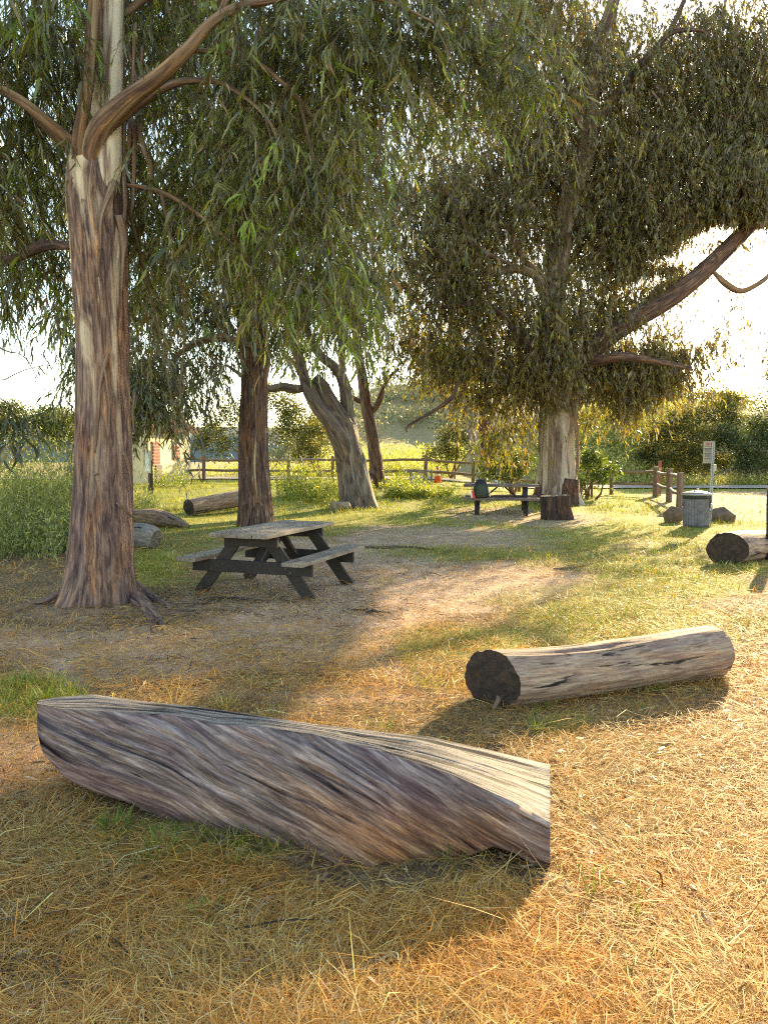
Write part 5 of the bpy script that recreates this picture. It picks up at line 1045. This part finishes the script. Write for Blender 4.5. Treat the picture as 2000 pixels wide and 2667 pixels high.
# trail marker
Ym = 29.9; g = G(1717, 1292); x, y = fx(1718, Ym); z = float(hgt(np.array(x), np.array(y)))
mk = thing('trail_marker', 'flat brown trail marker post with vertical white lettering, behind the fence corner', 'marker', (x, y, z), 0)
M['marker'] = plain('marker_brown', (.23, .085, .05), .7, 0, 8, .3, .1)
MB().box((0, 0, .66), (.135, .05, 1.40), None, .006).build('stake', M['marker'], mk)
M['letter'] = plain('letter_white', (.72, .62, .45), .6, 0, 20, .1, 0)
for k in range(7): MB().box((.026, -.0275, 1.10 - k * .043), (.026, .005, .026), None).build('letter', M['letter'], mk)
for k in range(6): MB().box((-.028, -.0275, 1.07 - k * .05), (.018, .005, .032), None).build('letter', M['letter'], mk)
MB().box((0, -.0275, 1.215), (.075, .005, .075), None).build('symbol_panel', plain('marker_symbol', (.35, .07, .05), .6, 0, 9, .3, 0), mk)
# cone
g = G(1140, 1263); Yc = 33.0; x, y = fx(1140, Yc - .6); z = float(hgt(np.array(x), np.array(y)))
M['orange'] = plain('orange_pvc', (.85, .13, .025), .5, 0, 15, .15, 0)
cn = thing('traffic_cone', 'orange traffic cone with white bands standing in front of the fence', 'traffic cone', (x, y, z), 0)
pr = lambda a: .155 - (.155 - .035) * (a - .04) / .62
MB().box((0, 0, .02), (.36, .36, .04), None, .012).build('base', M['orange'], cn)
MB().lathe([(pr(.04), .04), (pr(.64), .64), (.02, .66)], 28).build('cone_body', M['orange'], cn, True)
for a, b_ in ((.30, .38), (.43, .54)): MB().lathe([(pr(a) + .004, a), (pr(b_) + .004, b_)], 28, cap=False).build('reflective_band', M['white'], cn, True)
MB().lathe([(pr(.60) + .004, .60), (pr(.64) + .004, .65)], 20).build('tip_collar', plain('red_collar', (.45, .05, .03), .5, 0, 15, .2, 0), cn, True)
# wire frame by the fence
Yw = 31.6; x0, _ = fx(1061, Yw); x1, _ = fx(1124, Yw); zA = float(hgt(np.array(x0), np.array(Yw)))
wf = thing('wire_guard', 'low wire mesh panel strung between wooden stakes in front of the fence', 'wire panel', ((x0 + x1) / 2, Yw, zA), 0); hw = (x1 - x0) / 2
M['stake'] = plain('grey_stake', (.28, .25, .21), .85, 0, 9, .5, .3)
for xx in (-hw, -hw + .12, hw): MB().box((xx, 0, .28), (.07, .07, .66), None, .006).build('stake', M['stake'], wf)
m = MB(); nx_ = 24
for k in range(nx_ + 1): xx = -hw + 2 * hw * k / nx_; m.tube([(xx, -.04, .06), (xx, -.04, .60)], .0035, 4, False)
for k in range(11): m.tube([(-hw, -.04, .07 + k * .053), (hw, -.04, .07 + k * .053)], .0035, 4, False)
o = m.build('wire_mesh', M['steel'], wf); o['kind'] = 'stuff'
MB().box((.06, -.06, .50), (.26, .01, .10), Matrix.Rotation(R(6), 3, 'Y')).build('tag_plate', M['stake'], wf)
# shed
M['wall'] = plain('cream_render', (.62, .52, .33), .9, 0, 1.2, .22, .1)
M['shutter'] = plain('brick_red_shutter', (.27, .11, .07), .7, 0, 8, .5, .2)
M['tile'] = plain('clay_tile', (.42, .20, .12), .85, 0, 6, .5, .3)
M['dark_open'] = plain('dark_brown_door', (.055, .03, .022), .7, 0, 10, .3, .1)
hx, hy = -9.45, 31.0; hz = float(hgt(np.array(hx), np.array(hy))) - .05; ang = math.atan2(.2, .98)
hs = thing('cream_shed', 'small cream-walled shed with a clay tile roof, glimpsed behind hanging leaves', 'shed', (hx, hy, hz), -ang)
WL, WW_, WH = 3.75, 3.2, 2.35                # long wall along local Y (faces +X), gable end faces -Y
MB().box((-.06, WL / 2, WH / 2), (.12, WL, WH)).build('wall', M['wall'], hs)
MB().box((-WW_ / 2, .06, WH / 2), (WW_ - .246, .12, WH - .004)).build('wall', M['wall'], hs)
MB().box((-WW_ / 2, WL - .06, WH / 2), (WW_ - .246, .12, WH - .004)).build('wall', M['wall'], hs)
MB().box((-WW_ + .06, WL / 2, WH / 2), (.12, WL, WH)).build('wall', M['wall'], hs)
rf = MB(); 
for s in (-1, 1): rf.beam((-WW_ / 2 + s * .02, -.0 + WL / 2, WH + .95), (-WW_ / 2 + s * (WW_ / 2 + .30), WL / 2, WH - .10), WL + .5, .06, (0, 0, 1))
roof = rf.build('roof', M['tile'], hs)
tm = None
for i in range(16):
    for j in range(7):
        f0 = j / 7; xx = -WW_ / 2 + .02 + (WW_ / 2 + .28) * f0; zz = WH + .95 - 1.05 * f0; yy_ = -.2 + i * (WL + .4) / 15
        if tm is None:
            b_ = MB(); b_.tube([(0, 0, .05), (.29, 0, -.125)], [.095, .115], 8); o = b_.build('roof_tile', M['tile'], roof); tm = o.data
        else: o = link('roof_tile', tm, roof)
        o.location = (xx, yy_, zz)
gm = MB(); v = [gm.bm.verts.new(p) for p in ((-WW_ + .1, .06, WH - .02), (-.1, .06, WH - .02), (-WW_ / 2, .06, WH + .88), (-WW_ + .1, .12, WH - .02), (-.1, .12, WH - .02), (-WW_ / 2, .12, WH + .88))]
gm.bm.faces.new((v[0], v[1], v[2])); gm.bm.faces.new((v[5], v[4], v[3]))
for a, b_ in ((0, 1), (1, 2), (2, 0)): gm.bm.faces.new((v[a], v[b_], v[b_ + 3], v[a + 3]))
gm.build('gable', M['wall'], hs)
wn_ = MB().box((.015, 2.35, 1.35), (.05, .62, .62), None, .004).build('window', M['shutter'], hs)
for k in range(4): MB().box((.045, 2.35, 1.13 + k * .145), (.02, .54, .10), Matrix.Rotation(R(12), 3, 'Y')).build('shutter_slat', M['shutter'], wn_)
w2 = MB().box((.015, .55, 1.30), (.05, .62, .98), None, .004).build('window', M['shutter'], hs)
for k in range(7): MB().box((.045, .55, .92 + k * .13), (.02, .54, .09), Matrix.Rotation(R(12), 3, 'Y')).build('shutter_slat', M['shutter'], w2)
MB().box((.02, .75, .42), (.06, .5, .80), None, .004).build('hatch_door', M['dark_open'], hs)
MB().box((.02, 2.0, .28), (.03, .9, .46), None, .004).build('vent_panel', plain('pale_panel', (.5, .40, .27), .9, 0, 4, .3, .1), hs)
# info board
x, y = fx(389, 26.5); z = float(hgt(np.array(x), np.array(y)))
ib = thing('info_board', 'white notice board on a dark brown post in front of the shed', 'notice board', (x, y, z), R(-48))
MB().box((0, .04, .55), (.14, .12, 1.25), None, .006).build('post', M['dark_open'], ib)
MB().box((0, -.04, 1.12), (.42, .03, .78), None, .004).build('board', M['sign_white'], ib)
MB().box((0, -.0595, 1.10), (.34, .006, .62), None, .002).build('printed_sheet', plain('faded_print', (.50, .60, .62), .5, 0, 7, .6, 0), ib)

# ================================================================== STICKS AND BARK ON THE GROUND
def stick(label, pts, rpx, name='stick', mat='strip', lift=.012, group='sticks and bark pieces on the ground', flat_=.5):
    w, r = [], []
    for q in pts:
        g = G(q[0], q[1]); w.append(g + np.array([0, 0, lift + (q[2] if len(q) > 2 else 0)])); r.append(g[1] / F)
    w = np.array(w); rr = np.array(r) * rpx * np.r_[.7, np.ones(max(0, len(pts) - 2)), .4]; loc = w[len(w) // 2]
    o = tube(name, w, rr, M[mat], None, 10, .02, (lambda TH, VV, RR, c, s: flat(flat_)(TH, VV, RR, c, s) * .8 + RR * .35 * vnoise(np.stack([c * 2 + loc[0], s * 2, VV * 14], -1).reshape(-1, 3)).reshape(TH.shape)), loc, 1.0)
    o.location = [float(a) for a in loc]; return tag(o, label, 'stick' if name == 'stick' else 'bark', group)
M['stick_dark'] = wood_mat('dark_stick', [(.02, .015, .012), (.06, .045, .035), (.11, .085, .065), (.2, .16, .13)], (40, 40, 2), .3)
stick('pale split piece of bark standing out in the shaded straw, bottom left', [(408, 2408), (425, 2470), (440, 2515), (452, 2545)], 10, 'bark_piece')
stick('dark stick pointing at the pale split bark, in the shaded straw', [(195, 2452), (280, 2440), (350, 2432), (385, 2420)], 6, mat='stick_dark')
stick('dark stick lying beyond the bare patch at the left edge', [(70, 2372), (130, 2366), (200, 2362)], 7, mat='stick_dark')
stick('dark stick poking in from the left edge above the bare patch', [(-30, 2480), (30, 2462), (80, 2440)], 6, mat='stick_dark')
stick('short brown stick between the bare patch and the pale bark', [(255, 2545), (290, 2530), (330, 2508)], 5)
stick('knobby dark stick in the middle of the shaded straw', [(610, 2482), (640, 2470), (700, 2455)], 6, mat='stick_dark')
stick('brown stick crossing the edge of the beam log shadow', [(820, 2520), (870, 2505), (925, 2485)], 7)
stick('thin pale stalk slanting across the shaded straw', [(690, 2600), (780, 2565), (850, 2540)], 3)
stick('thin dark twig curving near the bottom left corner', [(120, 2668), (180, 2630), (240, 2622)], 3, mat='stick_dark')
stick('dark curved stick in the sunlit straw, right of the shadow edge', [(1645, 2520), (1700, 2510), (1755, 2500)], 5, mat='stick_dark')
stick('short dark stick in the sunlit straw below the beam log tip', [(1440, 2520), (1480, 2530), (1515, 2540)], 5, mat='stick_dark')
stick('forked dark twig just in front of the beam log tip', [(1455, 2400), (1500, 2385), (1540, 2365), (1578, 2340)], 4, mat='stick_dark')
stick('pale curled bark flake upright in the straw beside the beam log tip', [(1472, 2320, .02), (1482, 2345, .01), (1484, 2380)], 9, 'bark_piece')
stick('thin brown twig in the sunlit straw right of the bark flake', [(1570, 2382), (1620, 2380), (1680, 2395)], 3)
stick('short twig near the bottom edge in the sunlit straw', [(1470, 2605), (1510, 2590)], 4, mat='stick_dark')
stick('dark curved bark strip leaning on the hollow end of the pale log', [(1285, 1850), (1300, 1838, .06), (1296, 1810, .17), (1284, 1790, .24)], 8, 'bark_piece', lift=.01)
stick('pale twig lying on the green grass behind the pale log', [(1388, 1580), (1420, 1568), (1470, 1558)], 3)
stick('brown twig on the far bare ground', [(1440, 1484), (1490, 1480), (1540, 1468)], 3)
stick('long dark root-like stick beyond the near picnic table', [(905, 1424), (980, 1428), (1060, 1427), (1140, 1433)], 5, mat='stick_dark')
stick('dark stick flat on the bare ground right of the near table', [(905, 1590), (960, 1592), (1020, 1600)], 3, mat='stick_dark')
stick('black lump of bark on the bare ground', [(955, 1598), (970, 1594), (985, 1600)], 8, 'bark_piece', 'stick_dark', .02)
stick('small twig on the bare ground above the beam log', [(455, 1785), (500, 1790), (545, 1780)], 3, mat='stick_dark')
stick('long bark strip lying between the near tree and the near table', [(455, 1592), (540, 1588), (620, 1590), (690, 1606)], 5, 'bark_piece')
stick('second bark strip lying just above the long bark strip', [(440, 1575), (520, 1572), (610, 1575)], 4, 'bark_piece')
stick('bark strip lying under the near end of the picnic table', [(520, 1565), (600, 1560), (700, 1568)], 4, 'bark_piece', 'stick_dark')
stick('short pale bark flake at the end of the tree roots', [(436, 1602), (455, 1600), (470, 1604)], 6, 'bark_piece')
stick('curled pale rootlet at the foot of the beam log', [(750, 2240), (775, 2258, .0), (798, 2252, .03), (805, 2236, .06), (790, 2236, .05)], 3)
